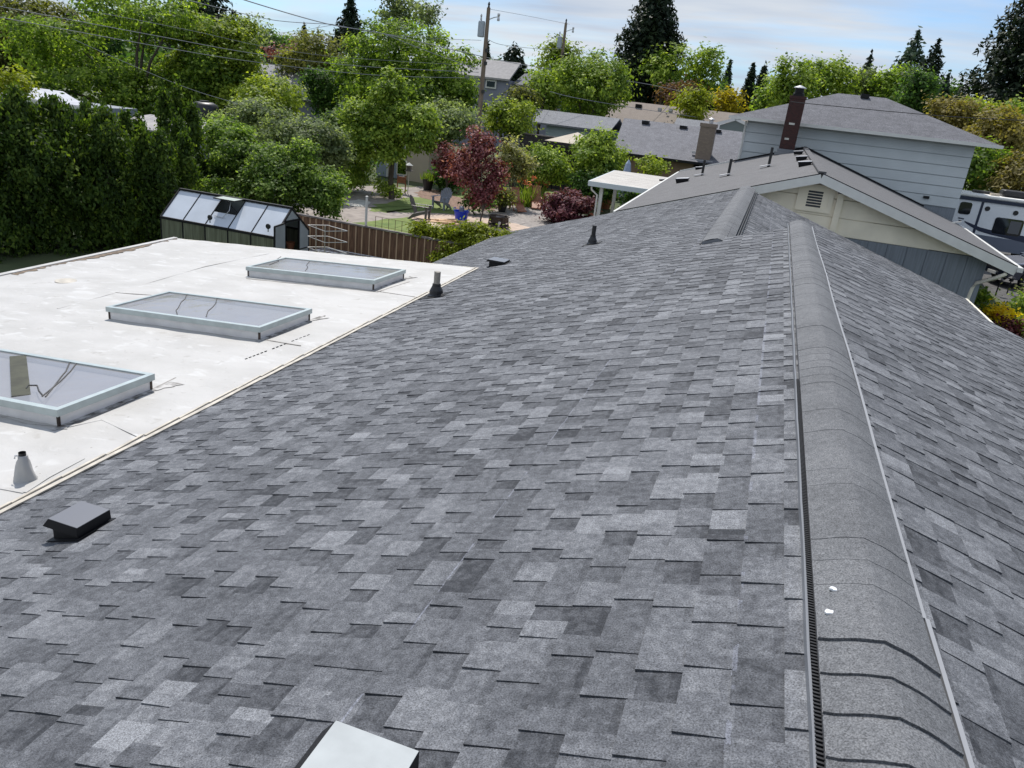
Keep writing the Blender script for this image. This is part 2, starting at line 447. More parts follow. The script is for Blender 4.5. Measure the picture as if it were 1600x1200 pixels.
M['tyre'] = mat('tyre_rubber', (0.012, 0.012, 0.012), 0.85)
M['glass_win'] = mat('window_glass', (0.03, 0.045, 0.06), 0.08, spec=0.8)

def brick_mat(name, c1, c2, mortar, sc, rough=0.85):
    m = bpy.data.materials.new(name); m.use_nodes = True
    n, l = m.node_tree.nodes, m.node_tree.links
    b = n['Principled BSDF']; b.inputs['Roughness'].default_value = rough
    tc = n.new('ShaderNodeTexCoord'); sp = n.new('ShaderNodeSeparateXYZ'); l.new(tc.outputs['Object'], sp.inputs[0])
    ad = n.new('ShaderNodeMath'); l.new(sp.outputs[0], ad.inputs[0]); l.new(sp.outputs[1], ad.inputs[1])
    cb = n.new('ShaderNodeCombineXYZ'); l.new(ad.outputs[0], cb.inputs[0]); l.new(sp.outputs[2], cb.inputs[1])
    bt = n.new('ShaderNodeTexBrick'); l.new(cb.outputs[0], bt.inputs['Vector'])
    bt.inputs['Color1'].default_value = tuple(c1) + (1,); bt.inputs['Color2'].default_value = tuple(c2) + (1,)
    bt.inputs['Mortar'].default_value = tuple(mortar) + (1,); bt.inputs['Scale'].default_value = sc
    bt.inputs['Mortar Size'].default_value = 0.02
    l.new(bt.outputs['Color'], b.inputs['Base Color'])
    return m
M['brick'] = brick_mat('dark_red_brick', (0.030, 0.009, 0.009), (0.055, 0.015, 0.013), (0.05, 0.036, 0.034), 4.5)
M['tan_brick'] = brick_mat('tan_chimney_block', (0.22, 0.17, 0.14), (0.27, 0.21, 0.17), (0.2, 0.16, 0.14), 3.0)

# wavy skylight glazing
def skylight_glass():
    m = mat('skylight_glass', (0.40, 0.395, 0.405), 0.05, spec=0.9)
    n, l = m.node_tree.nodes, m.node_tree.links
    tc = n.new('ShaderNodeTexCoord'); nz = n.new('ShaderNodeTexNoise'); nz.inputs['Scale'].default_value = 2.4; nz.inputs['Detail'].default_value = 2
    l.new(tc.outputs['Object'], nz.inputs['Vector'])
    bp = n.new('ShaderNodeBump'); bp.inputs['Strength'].default_value = 0.10; bp.inputs['Distance'].default_value = 0.06
    l.new(nz.outputs['Fac'], bp.inputs['Height']); l.new(bp.outputs[0], n['Principled BSDF'].inputs['Normal'])
    b = n['Principled BSDF']; tr = n.new('ShaderNodeBsdfTransparent'); tr.inputs['Color'].default_value = (0.86, 0.87, 0.88, 1)
    mx = n.new('ShaderNodeMixShader'); mx.inputs[0].default_value = 0.45
    l.new(b.outputs[0], mx.inputs[1]); l.new(tr.outputs[0], mx.inputs[2]); l.new(mx.outputs[0], n['Material Output'].inputs['Surface'])
    return m
M['sky_glass'] = skylight_glass()
M['shaft'] = mat('skylight_liner', (0.40, 0.39, 0.41), 0.9, var=0.1, scale=2)
M['poly_roof'] = mat('polycarbonate_roof_panel', (0.50, 0.54, 0.60), 0.22, var=0.08, scale=1.2, spec=0.8)
def poly_side():
    m = mat('polycarbonate_wall_panel', (0.075, 0.08, 0.055), 0.28, col2=(0.20, 0.215, 0.16), scale=5, stretch=(4.0, 4.0, 0.25), lo=0.35, hi=0.75, spec=0.8)
    return m
M['poly_side'] = poly_side()
M['poly_end'] = mat('polycarbonate_end_panel', (0.36, 0.39, 0.40), 0.3, var=0.1, scale=2, spec=0.7)

# ------------------------------------------------------------------ the house we stand on
XR, ZR, SL = 0.56, 4.38, 1.0 / 3.0
CT, ST = math.cos(math.atan(SL)), math.sin(math.atan(SL))
X2, Z2 = -0.62, 4.38 - (0.56 + 0.62) / 3.0
Y_NEAR, Y_STEP, Y_FAR = -3.0, 12.5, 23.65
def P_left(s, y, n):
    u = -s * CT
    k = 1 + 0.0108 * (y - 3) * min(1.0, abs(u) / 5.1)
    return (XR + u * k - n * ST, y, ZR + u * k * SL + n * CT)
def P_right(s, y, n):
    return (XR + s * CT + n * ST, y, ZR - s * ST + n * CT)
def P_right2(s, y, n):
    return (X2 + s * CT + n * ST, y, Z2 - s * ST + n * CT)

def shingles(P, s_start, s_end, y0f, y1f, expo=0.143, seed=1):
    """laminated shingles as real tabs: base strip and raised teeth for every course"""
    rg = random.Random(seed)
    mb = MB(); tone = []
    nC = int(math.ceil((s_end - s_start) / expo))
    for i in range(nC, -1, -1):
        sb = s_start + (i + 1) * expo
        if sb > s_end + 0.01: sb = s_end
        sa = sb - expo - 0.03
        if sa < s_start - 0.0: sa = s_start
        if sb - sa < 0.02: continue
        sm = sa + (sb - sa) * 0.36
        y = y0f(sb) + rg.uniform(-0.3, 0); ye = y1f(sb)
        y00 = y0f(sb)
        drift = rg.uniform(-0.10, 0.10)
        while y < ye:
            wt = rg.choice((0.09, 0.12, 0.15, 0.175, 0.21)) * rg.uniform(0.9, 1.1)
            wg = rg.choice((0.085, 0.115, 0.145, 0.17)) * rg.uniform(0.9, 1.1)
            a, b = max(y, y00), min(y + wt, ye)
            if b - a > 0.02:
                t = 0.55 + drift * 0.6 + rg.gauss(0, 0.11)
                if rg.random() < 0.10: t -= 0.18
                t = min(t, 0.74); sk = rg.uniform(-0.006, 0.006)
                h = rg.uniform(0.010, 0.014)
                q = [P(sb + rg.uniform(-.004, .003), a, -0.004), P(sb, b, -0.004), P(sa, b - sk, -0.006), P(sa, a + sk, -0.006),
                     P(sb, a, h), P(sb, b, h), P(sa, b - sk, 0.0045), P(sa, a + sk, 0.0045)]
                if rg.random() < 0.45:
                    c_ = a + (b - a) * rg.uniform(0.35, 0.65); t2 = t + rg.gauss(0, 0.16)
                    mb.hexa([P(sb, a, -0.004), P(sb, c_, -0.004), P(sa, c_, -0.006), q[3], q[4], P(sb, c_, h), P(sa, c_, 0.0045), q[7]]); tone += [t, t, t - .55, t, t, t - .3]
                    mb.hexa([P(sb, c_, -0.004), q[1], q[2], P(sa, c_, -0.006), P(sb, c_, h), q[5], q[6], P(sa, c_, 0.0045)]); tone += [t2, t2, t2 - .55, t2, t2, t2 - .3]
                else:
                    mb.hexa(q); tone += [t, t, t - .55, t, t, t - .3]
            a, b = max(y + wt, y00), min(y + wt + wg, ye)
            if b - a > 0.005:
                t = 0.36 + drift * 0.5 + rg.gauss(0, 0.11)
                if rg.random() < 0.25: t += 0.22
                h = 0.0055
                hm = 0.003 + (h - 0.003) * 0.36
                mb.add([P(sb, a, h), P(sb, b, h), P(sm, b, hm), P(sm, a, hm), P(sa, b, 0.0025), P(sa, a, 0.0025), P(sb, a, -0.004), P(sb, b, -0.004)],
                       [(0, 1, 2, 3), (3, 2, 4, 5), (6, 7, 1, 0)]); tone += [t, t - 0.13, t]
            y += wt + wg
    return mb, tone

def no_flip(mb): return mb

HOUSE = thing('house', 'low grey shingled house in the foreground with a white flat roof and three skylights', 'house', (-2.0, 8.0, -0.6))

XE_L = lambda y: -6.88 - (y - 16.4) * 0.0838
EAVE_S = 8.02
def w_edge_s(y):      # slope distance at which the flat roof membrane starts
    return (5.1 + 0.10) / CT
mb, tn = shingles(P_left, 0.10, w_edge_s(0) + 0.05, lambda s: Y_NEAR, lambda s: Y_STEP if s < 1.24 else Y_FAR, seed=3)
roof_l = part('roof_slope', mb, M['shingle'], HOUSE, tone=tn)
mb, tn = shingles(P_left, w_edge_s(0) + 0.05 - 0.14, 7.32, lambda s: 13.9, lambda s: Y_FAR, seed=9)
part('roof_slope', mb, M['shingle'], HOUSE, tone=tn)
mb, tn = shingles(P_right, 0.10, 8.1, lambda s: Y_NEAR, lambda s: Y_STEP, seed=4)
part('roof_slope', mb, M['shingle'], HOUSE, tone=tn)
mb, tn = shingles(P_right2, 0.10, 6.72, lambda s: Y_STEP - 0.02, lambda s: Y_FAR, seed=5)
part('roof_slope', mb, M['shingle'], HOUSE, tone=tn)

# roof deck under the shingles, fascia boards and walls
mb = MB()
def deck(P, s0, s1, y0, y1, t=0.16):
    mb.hexa([P(s1, y0, -t), P(s1, y1, -t), P(s0, y1, -t), P(s0, y0, -t), P(s1, y0, -0.008), P(s1, y1, -0.008), P(s0, y1, -0.008), P(s0, y0, -0.008)])
deck(P_left, 0.0, 5.6, Y_NEAR, Y_STEP); deck(P_left, 1.26, 5.6, Y_STEP + 0.005, 14.0); deck(P_left, 1.26, 7.3, 14.005, Y_FAR - 0.02)
deck(P_right, 0.0, 8.08, Y_NEAR, Y_STEP - 0.02); deck(P_right2, 0.0, 6.7, Y_STEP + 0.01, Y_FAR - 0.02)
part('roof_deck', mb, M['cream'], HOUSE)
mb = MB()
for (y0, y1) in ((14.05, Y_FAR),):
    a, b = Vector(P_left(7.34, y0, -0.075)), Vector(P_left(7.34, y1, -0.075))
    mb.bar(a, b, 0.035, 0.15)
    mb.bar(a + Vector((0.045, 0, 0.083)), b + Vector((0.045, 0, 0.083)), 0.10, 0.012)
a, b = Vector(P_right2(6.75, Y_STEP + 0.1, -0.07)), Vector(P_right2(6.75, Y_FAR + 0.02, -0.07))
mb.bar(a, b, 0.035, 0.16); mb.bar(a + Vector((-0.02, 0, 0.087)), b + Vector((-0.02, 0, 0.087)), 0.11, 0.012)
a, b = Vector(P_right(8.12, Y_NEAR, -0.07)), Vector(P_right(8.12, Y_STEP, -0.07))
mb.bar(a, b, 0.035, 0.16)
# rake boards
mb.bar(P_left(0.05, Y_STEP + 0.012, -0.085), P_left(1.2, Y_STEP + 0.012, -0.085), 0.022, 0.14)
mb.bar(P_right(0.02, Y_STEP + 0.012, -0.085), P_right(8.1, Y_STEP + 0.012, -0.085), 0.022, 0.14)
mb.bar(P_left(1.3, Y_FAR + 0.014, -0.085), P_left(7.3, Y_FAR + 0.014, -0.085), 0.022, 0.14)
mb.bar(P_right2(0.02, Y_FAR + 0.014, -0.085), P_right2(6.7, Y_FAR + 0.014, -0.085), 0.022, 0.14)
part('fascia', mb, M['cream'], HOUSE)
mb = MB()
mb.extr([(-6.6, 14.3, -0.6), (5.2, 14.3, -0.6), (5.2, 14.3, 1.95), (-0.62, 14.3, 3.78), (-6.6, 14.3, 1.9)], (0, 8.9, 0))
mb.extr([(-4.4, -2.6, -0.6), (7.6, -2.6, -0.6), (7.6, -2.6, 1.85), (0.56, -2.6, 4.18), (-4.4, -2.6, 2.55)], (0, 14.9, 0))
part('wall', mb, M['grey_band'], HOUSE)

# ridge vents with cap shingles
def ridge_cap(name_root, xc, zc, y0, y1, w, seed, lit_side, thick=0.010, lift=0.055, exp=0.152, plain=False):
    rg = random.Random(seed)
    base = MB()
    hw = w / 2
    n = int((y1 - y0) / exp)
    mbc = MB(); tone = []
    K = 14
    def prof(t, dz):      # t -1..1 across
        x = xc + t * hw
        z = zc - abs(t) * hw * SL + lift - 0.010 * t * t + dz + 0.012 * (1 - t * t)
        z -= 0.012 * math.exp(-(t / 0.35) ** 2)
        return x, z
    for i in range(n, -1, -1):
        ya = y0 + i * exp; yb = min(ya + exp + 0.04, y1)
        th = thick * rg.uniform(0.7, 1.15) if not plain else 0.002
        far = ya > 2.05
        vis = rg.random() < 0.65
        if far: th = rg.uniform(0.0014, 0.0030) if vis else 0.0008
        tt = 0.5 + rg.gauss(0, 0.10 if ya < 2.05 else 0.05)
        ends = rg.uniform(-0.004, 0.004)
        top_a, top_b, bot_a = [], [], []
        for k in range(K + 1):
            t = -1 + 2 * k / K
            sk = 0.012 * (abs(t) ** 6) * (1 if t > 0 else 1.6)
            x, z = prof(t, th); top_a.append((x, ya + sk + ends * t, z + (0.0005 if far else 0.002)))
            x, z = prof(t, 0.001); top_b.append((x, yb, z))
            x, z = prof(t, -0.004); bot_a.append((x, ya + sk + ends * t, z - 0.003))
        top_c = list(top_a)
        b = len(mbc.v)
        mbc.v += top_a + top_b + bot_a + top_c
        for k in range(K):
            mbc.f.append((b + k, b + k + 1, b + K + 1 + k + 1, b + K + 1 + k)); tone.append(tt)
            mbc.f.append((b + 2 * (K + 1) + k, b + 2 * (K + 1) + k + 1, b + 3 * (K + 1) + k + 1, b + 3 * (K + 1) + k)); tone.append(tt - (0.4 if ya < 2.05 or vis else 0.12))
    # vent body below the caps
    for sgn in (-1, 1):
        x0, z0 = prof(sgn * 0.985, -0.004); x1, z1 = prof(0, -0.006)
        base.hexa([(x0, y0, zc - hw * SL), (x0, y1, zc - hw * SL), (x1, y1, zc), (x1, y0, zc), (x0, y0, z0), (x0, y1, z0), (x1, y1, z1), (x1, y0, z1)])
    v = part('ridge_vent', base, M['vent_strip'], HOUSE)
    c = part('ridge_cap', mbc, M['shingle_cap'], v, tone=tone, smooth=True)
    return v, hw, prof
RV1, hw, prof = ridge_cap('ridge_vent', XR + 0.008, ZR, Y_NEAR, Y_STEP + 0.35, 0.325, 7, 1)
# slotted baffle strip on the left edge, bright metal edge strip on the right
mb = MB()
xl = XR + 0.008 - hw
zl = ZR - hw * SL
y = 0.9
while y < 4.6:
    mb.box((xl - 0.010, y, zl + 0.030), (0.018, 0.006, 0.020))
    y += 0.0145
part('vent_baffle', mb, M['black_plastic'], RV1)
mb = MB()
for k in range(40):
    ya = 0.4 + k * 0.32; yb = min(ya + 0.32, Y_STEP + 0.3)
    if ya >= yb: break
    mb.bar((xl - 0.022 + 0.002 * math.sin(k * 2.1), ya, zl + 0.020), (xl - 0.022 + 0.002 * math.sin((k + 1) * 2.1), yb, zl + 0.020), 0.008, 0.032)
    mb.bar((xl - 0.014, ya, zl + 0.006), (xl - 0.014, yb, zl + 0.006), 0.016, 0.006)
part('vent_edge', mb, M['vent_strip'], RV1)
xr_ = XR + 0.008 + hw
mb = MB()
yy = [-0.5, 2.32, 5.4, 8.6, Y_STEP + 0.25]
for k in range(4):
    off = 0.010 + 0.004 * ((k + 1) % 2)
    n = 10
    for j in range(n):
        a = yy[k] + (yy[k + 1] - yy[k]) * j / n; b = yy[k] + (yy[k + 1] - yy[k]) * (j + 1) / n
        wob = lambda t: 0.005 * math.sin(t * 1.3 + k)
        mb.bar((xr_ + off + wob(a), a, zl + 0.028), (xr_ + off + wob(b), b, zl + 0.028), 0.013, 0.030)
part('vent_edge', mb, M['edge_strip'], RV1, label='pale metal edge strip along the ridge vent')
mb = MB()
mb.bar((xr_ + 0.004, -0.5, zl + 0.012), (xr_ + 0.004, Y_STEP + 0.2, zl + 0.012), 0.010, 0.03)
part('vent_baffle', mb, M['black_plastic'], RV1)
# white sealant dabs on the caps
for (px, py, r) in ((1302, 921, 0.011), (1296, 957, 0.017)):
    p = CC + ray(px, py) * ((ZR + 0.03 - EYE) / ray(px, py).z)
    for _ in range(4):
        zz = prof((p.x - XR - 0.008) / hw, 0.004)[1]; p = CC + ray(px, py) * ((zz - EYE) / ray(px, py).z)
    mb = MB(); V = []
    n = 9
    for k in range(n):
        a = 2 * math.pi * k / n; rr = r * random.uniform(0.55, 1.15)
        V.append((p.x + rr * math.cos(a) * 1.1, p.y + rr * math.sin(a), p.z - 0.004))
    mb.extr(V, (0, 0, 0.009))
    part('sealant_dab', mb, M['sealant'], RV1, bevel=0.003)
RV2, hw2, _ = ridge_cap('ridge_vent', X2 + 0.03, Z2, Y_STEP - 0.4, Y_FAR + 0.1, 0.44, 8, -1, lift=0.075, plain=True, exp=0.6)
mb = MB()
for dx, m_ in ((0.245, 0), (0.285, 1)):
    mb.bar((X2 + 0.03 + dx, Y_STEP - 0.2, Z2 - dx * SL + 0.02), (X2 + 0.03 + dx, Y_FAR, Z2 - dx * SL + 0.02), 0.018, 0.03)
mb.bar((X2 + 0.03 - 0.24, Y_STEP - 0.4, Z2 - 0.24 * SL + 0.02), (X2 + 0.03 - 0.24, Y_FAR, Z2 - 0.24 * SL + 0.02), 0.02, 0.03)
part('vent_edge', mb, M['black_plastic'], RV2)

# ---- white flat roof
def wr(u, y, n=0.0):
    xr = -4.54 - 0.0552 * (y - 3.29); zr = ZR - (XR - xr) / 3.0 + 0.022
    xl = -11.78 - 0.14 * (y - 9.15); zl = 2.06 - 0.0247 * (y - 9.15)
    return Vector((xr + (xl - xr) * u, y, zr + (zl - zr) * u + n))
def wr_px(px, py, n=0.0):       # point of the flat roof seen at a pixel
    a, b, c = wr(0, 3.0, n), wr(1, 9.0, n), wr(0, 13.0, n)
    nn = (b - a).cross(c - a); v = ray(px, py)
    return CC + v * ((a - CC).dot(nn) / v.dot(nn))
mb = MB(); NU, NY = 60, 90
rgw = random.Random(2)
hgt = {}
for j in range(NY + 1):
    for i in range(NU + 1):
        w = 0.006 * math.sin(i * 0.9 + 1.7 * math.sin(j * 0.31)) * math.sin(j * 0.55) + rgw.uniform(-0.0012, 0.0012)
        if i in (0,): w = 0
        mb.v.append(tuple(wr(i / NU, Y_NEAR + (14.0 - Y_NEAR) * j / NY, w)))
for j in range(NY):
    for i in range(NU):
        a = j * (NU + 1) + i
        mb.f.append((a + 1, a, a + NU + 1, a + NU + 2))
flat = part('flat_roof', mb, M['membrane'], HOUSE, label='white membrane flat roof', smooth=True)
def strip(p0, p1, w, h, m, name, par=flat):
    mb = MB(); mb.bar(p0, p1, w, h); return part(name, mb, m, par)
# folded cream strip where membrane meets shingles
mb = MB()
for k in range(34):
    ya = -1.0 + k * 15.0 / 34; yb = ya + 15.0 / 34
    wa, wb = [0.004 * math.sin(t * 2.7) + 0.003 * math.sin(t * 7.1) for t in (ya, yb)]
    a = wr(0, ya, 0.003); b = wr(0, yb, 0.003)
    mb.bar(a + Vector((0.01 + wa, 0, 0)), b + Vector((0.01 + wb, 0, 0)), 0.035, 0.012)
    mb.bar(a + Vector((-0.032 + wb, 0, 0.003)), b + Vector((-0.045 + wa, 0, 0.004)), 0.022, 0.010)
part('roof_edge_strip', mb, M['membrane_edge'], HOUSE)
# seams: laps of the membrane
def seam(pts, w=0.05, h=0.004):
    mb = MB()
    for a, b in zip(pts[:-1], pts[1:]):
        mb.bar(wr_px(*a, 0.004), wr_px(*b, 0.004), w * 0.6, h)
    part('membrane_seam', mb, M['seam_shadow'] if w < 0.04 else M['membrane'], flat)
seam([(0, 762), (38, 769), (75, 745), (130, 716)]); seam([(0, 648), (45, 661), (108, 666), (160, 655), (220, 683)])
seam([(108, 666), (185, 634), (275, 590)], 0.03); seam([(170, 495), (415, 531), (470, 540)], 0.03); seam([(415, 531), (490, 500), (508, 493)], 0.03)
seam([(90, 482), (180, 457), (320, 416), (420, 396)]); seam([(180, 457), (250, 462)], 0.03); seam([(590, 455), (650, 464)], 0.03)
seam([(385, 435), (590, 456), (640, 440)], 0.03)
# drip edge at left and far sides, with dirt
mb = MB()
for k in range(20):
    ya = -1 + k * 15.0 / 20; yb = ya + 0.75
    mb.bar(wr(1, ya, 0.008), wr(1, yb, 0.008), 0.10, 0.035)
part('drip_edge', mb, M['membrane'], HOUSE)
mb = MB(); mb.bar(wr(1, 13.97, -0.06) , wr(0.0, 13.99, -0.06), 0.03, 0.12); mb.bar(wr(1, -3, -0.10) + Vector((-0.06, 0, 0)), wr(1, 14, -0.10) + Vector((-0.06, 0, 0)), 0.02, 0.2)
part('drip_edge', mb, M['cream'], HOUSE)
def ragged(pts_in, pts_out, m, name, par, h=0.004):
    mb = MB(); n = len(pts_in)
    V = [tuple(p) for p in pts_in] + [tuple(p) for p in pts_out]
    mb.add(V, [(i, i + 1, n + i + 1, n + i) for i in range(n - 1)])
    return part(name, mb, m, par)
rgd = random.Random(3)
ys = [9.3 + 4.6 * k / 60 for k in range(61)]
ragged([wr(0.990, y, 0.012) for y in ys], [wr(0.972 + rgd.uniform(-0.009, 0.012) + 0.010 * math.sin(y * 2), y, 0.009) for y in ys], M['rust_dirt'], 'dirt_line', flat)
# dashed row of fastener marks
for k in range(17):
    if k in (6, 11): continue
    mb = MB()
    t = k / 16
    a = wr_px(383 + (480 - 383) * t, 561 + (524 - 561) * t, 0.004); b = wr_px(383 + (480 - 383) * (t + 0.036), 561 + (524 - 561) * (t + 0.036), 0.004)
    mb.bar(a, b, 0.012, 0.004)
    part('fastener_mark', mb, M['dark_gap'], flat)
c = wr_px(103, 439, 0.003)
mb = MB(); mb.lathe(c, [(0.16, 0), (0.16, 0.006), (0.12, 0.007)], 20)
part('roof_drain', mb, M['membrane_edge'], flat)

# ---- three skylights
SKY = {0: [(385, 415), (585, 440), (630, 421), (450, 402)], 1: [(170, 480), (415, 513), (483, 480), (255, 455)], 2: [(-118, 606), (108, 640), (235, 581), (-5, 545)]}
for k in SKY:
    H = 0.15
    top = [wr_px(*p, H + 0.022) for p in SKY[k]]
    # square it up: keep the mean rectangle along X and Y
    x0 = (top[0].x + top[3].x) / 2; x1 = (top[1].x + top[2].x) / 2; y0 = (top[0].y + top[1].y) / 2; y1 = (top[2].y + top[3].y) / 2
    if k == 2: x0 = x1 - 2.48
    def uz(x, y, n):
        a, b = wr(0, y, n), wr(1, y, n); t = (x - a.x) / (b.x - a.x); return Vector((x, y, a.z + (b.z - a.z) * t))
    FR = 0.055
    def quad(i, n): return [uz(x0 + i, y0 + i, n), uz(x1 - i, y0 + i, n), uz(x1 - i, y1 - i, n), uz(x0 + i, y1 - i, n)]
    mb = MB(); 
    qa, qb, qc, qd = quad(0.03, -0.03), quad(0.03, H), quad(0.06, H), quad(0.06, 0.03)
    for r4 in ((qa, qb), (qb, qc), (qc, qd)):
        mb.add(r4[0] + r4[1], [(0, 1, 5, 4), (1, 2, 6, 5), (2, 3, 7, 6), (3, 0, 4, 7)])
    curb = part('skylight', mb, M['alum'], HOUSE)
    mb = MB()
    A, Bq, C_, D = quad(0.0, H - 0.045), quad(0.0, H + 0.022), quad(FR, H + 0.024), quad(FR, H + 0.006)
    V = A + Bq + C_ + D
    F = []
    for r in range(3):
        for q in range(4):
            F.append((r * 4 + q, r * 4 + (q + 1) % 4, (r + 1) * 4 + (q + 1) % 4, (r + 1) * 4 + q))
    mb.add(V, F)
    mb.add(quad(0.0, H - 0.045) + quad(0.05, H - 0.045), [(0, 4, 5, 1), (1, 5, 6, 2), (2, 6, 7, 3), (3, 7, 4, 0)])
    part('frame', mb, M['alum_blue'], curb)
    mb = MB(); mb.add(quad(FR, H + 0.010), [(0, 1, 2, 3)])
    part('pane', mb, M['sky_glass'], curb)
    mb = MB(); mb.add(quad(0.058, H - 0.045), [(0, 1, 2, 3)]); part('liner', mb, M['shaft'], curb)
    WIRE_REFL = {0: [[(439, 401), (433, 405), (436, 408), (428, 411), (421, 414)], [(484, 408), (479, 414), (481, 418), (477, 423)]],
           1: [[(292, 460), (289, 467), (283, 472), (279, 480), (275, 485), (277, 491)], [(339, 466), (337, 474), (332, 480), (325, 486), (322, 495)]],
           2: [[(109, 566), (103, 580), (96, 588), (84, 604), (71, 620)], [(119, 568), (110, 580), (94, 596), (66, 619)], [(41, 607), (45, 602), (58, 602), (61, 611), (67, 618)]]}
    for pl in WIRE_REFL[k]:      # wire reflections in the glazing, modelled as thin dark tubes
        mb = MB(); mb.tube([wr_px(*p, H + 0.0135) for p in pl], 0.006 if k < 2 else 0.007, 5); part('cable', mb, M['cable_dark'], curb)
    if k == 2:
        mb = MB(); mb.bar(wr_px(28, 556, H + 0.013), wr_px(33, 618, H + 0.013), 0.15, 0.004); part('post_reflection', mb, mat('olive_reflection', (0.045, 0.047, 0.030), 0.8, var=0.3, scale=6), curb)  # flat dark bar stands in for a post's reflection in the glass
    for (sx, sy) in ((1, 0), (1, 1), (0, 0)):       # corroded corner brackets
        cx = x1 - 0.03 if sx else x0 + 0.03; cy = y1 - 0.03 if sy else y0 + 0.03
        mb = MB(); p = uz(cx, cy, H / 2 - 0.02)
        mb.box(p, (0.022, 0.022, H * 0.75))
        part('corner_bracket', mb, M['iron'], curb)
    rgd = random.Random(20 + k)
    ys = [y0 - 0.06 + (y1 - y0 + 0.3) * q / 40 for q in range(41)]
    ragged([uz(x1 - 0.03, y, 0.008) for y in ys], [uz(x1 + 0.01 + abs(rgd.gauss(0, 0.022)) + (0.10 * max(0, (y - y1) / 0.2) if y > y1 else 0), y, 0.007) for y in ys], M['foot_streak'], 'foot_streak', curb)  # ragged dark streaky strip along the right foot of the curb

# ---- vents and pipes standing on our roof
def left_px(px, py, n=0.0):
    v = ray(px, py); p0 = Vector((XR, 0, ZR + n)); nn = Vector((-SL, 0, 1))
    return CC + v * ((p0 - CC).dot(nn) / v.dot(nn))
def slope_frame(p):     # local axes on the left slope: e1 up the slope (+X), e2 along Y, e3 normal
    return Vector((CT, 0, ST)), Vector((0, 1, 0)), Vector((-ST, 0, CT))
def z_left(x): return ZR - (XR - x) * SL
def box_vent(x0, x1, y0, y1, zt, m_top, m_side, skirt=0.06, lip=0.045, name='roof_vent'):
    """box vent on the left slope: level hood with turned-down skirts, a lip over the downslope mouth, throat and flange"""
    def fl(x, y, n): return (x, y, z_left(x) + n)
    w, d = x1 - x0, y1 - y0
    mb = MB(); q = [(x0 - 0.01, y0 - 0.02), (x1 + 0.10 * w, y0 - 0.02), (x1 + 0.10 * w, y1 + 0.02), (x0 - 0.01, y1 + 0.02)]
    mb.hexa([fl(*p, 0.012) for p in q] + [fl(*p, 0.0165) for p in q])
    root = part(name, mb, m_side, HOUSE)
    i = 0.06
    mb = MB(); q = [(x0 + i * w, y0 + i * d), (x1 - 0.03 * w, y0 + i * d), (x1 - 0.03 * w, y1 - i * d), (x0 + i * w, y1 - i * d)]
    mb.hexa([fl(*p, 0.016) for p in q] + [(p[0], p[1], zt - 0.012) for p in q]); part('throat', mb, m_side, root)
    mb = MB()          # hood: top sheet with skirts bent down and a lip at the mouth
    zb = lambda x: max(zt - skirt, z_left(x) + 0.02)
    mb.hexa([(x0 - lip, y0 - 0.004, zt - skirt * 0.72), (x1, y0 - 0.004, zb(x1)), (x1, y1 + 0.004, zb(x1)), (x0 - lip, y1 + 0.004, zt - skirt * 0.72), (x0, y0, zt - 0.003), (x1, y0, zt - 0.003), (x1, y1, zt - 0.003), (x0, y1, zt - 0.003)])
    part('hood', mb, m_side, root, bevel=0.002)
    mb = MB(); e = 0.002
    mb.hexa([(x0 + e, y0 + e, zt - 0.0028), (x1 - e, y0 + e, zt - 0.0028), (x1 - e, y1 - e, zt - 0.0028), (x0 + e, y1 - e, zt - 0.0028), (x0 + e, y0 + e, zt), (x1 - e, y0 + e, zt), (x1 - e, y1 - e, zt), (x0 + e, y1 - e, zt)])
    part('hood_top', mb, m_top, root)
    return root
def vent_at(px, h, **k):       # hood corners in the picture: near-left, near-right, far-right, far-left
    nr = left_px(*px[1], h); zt = nr.z
    c = [atZ(p[0], p[1], zt) for p in px]
    return box_vent((c[0].x + c[3].x) / 2, (c[1].x + c[2].x) / 2, (c[0].y + c[1].y) / 2, (c[2].y + c[3].y) / 2, zt, **k)
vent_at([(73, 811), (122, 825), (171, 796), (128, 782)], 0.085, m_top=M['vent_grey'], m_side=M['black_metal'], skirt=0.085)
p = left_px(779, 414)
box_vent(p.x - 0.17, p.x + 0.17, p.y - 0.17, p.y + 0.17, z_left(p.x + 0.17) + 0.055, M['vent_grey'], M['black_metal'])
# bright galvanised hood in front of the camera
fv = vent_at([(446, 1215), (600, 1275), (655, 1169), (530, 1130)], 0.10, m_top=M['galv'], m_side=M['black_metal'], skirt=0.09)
fv['label'] = 'shiny galvanised vent hood at the bottom edge'

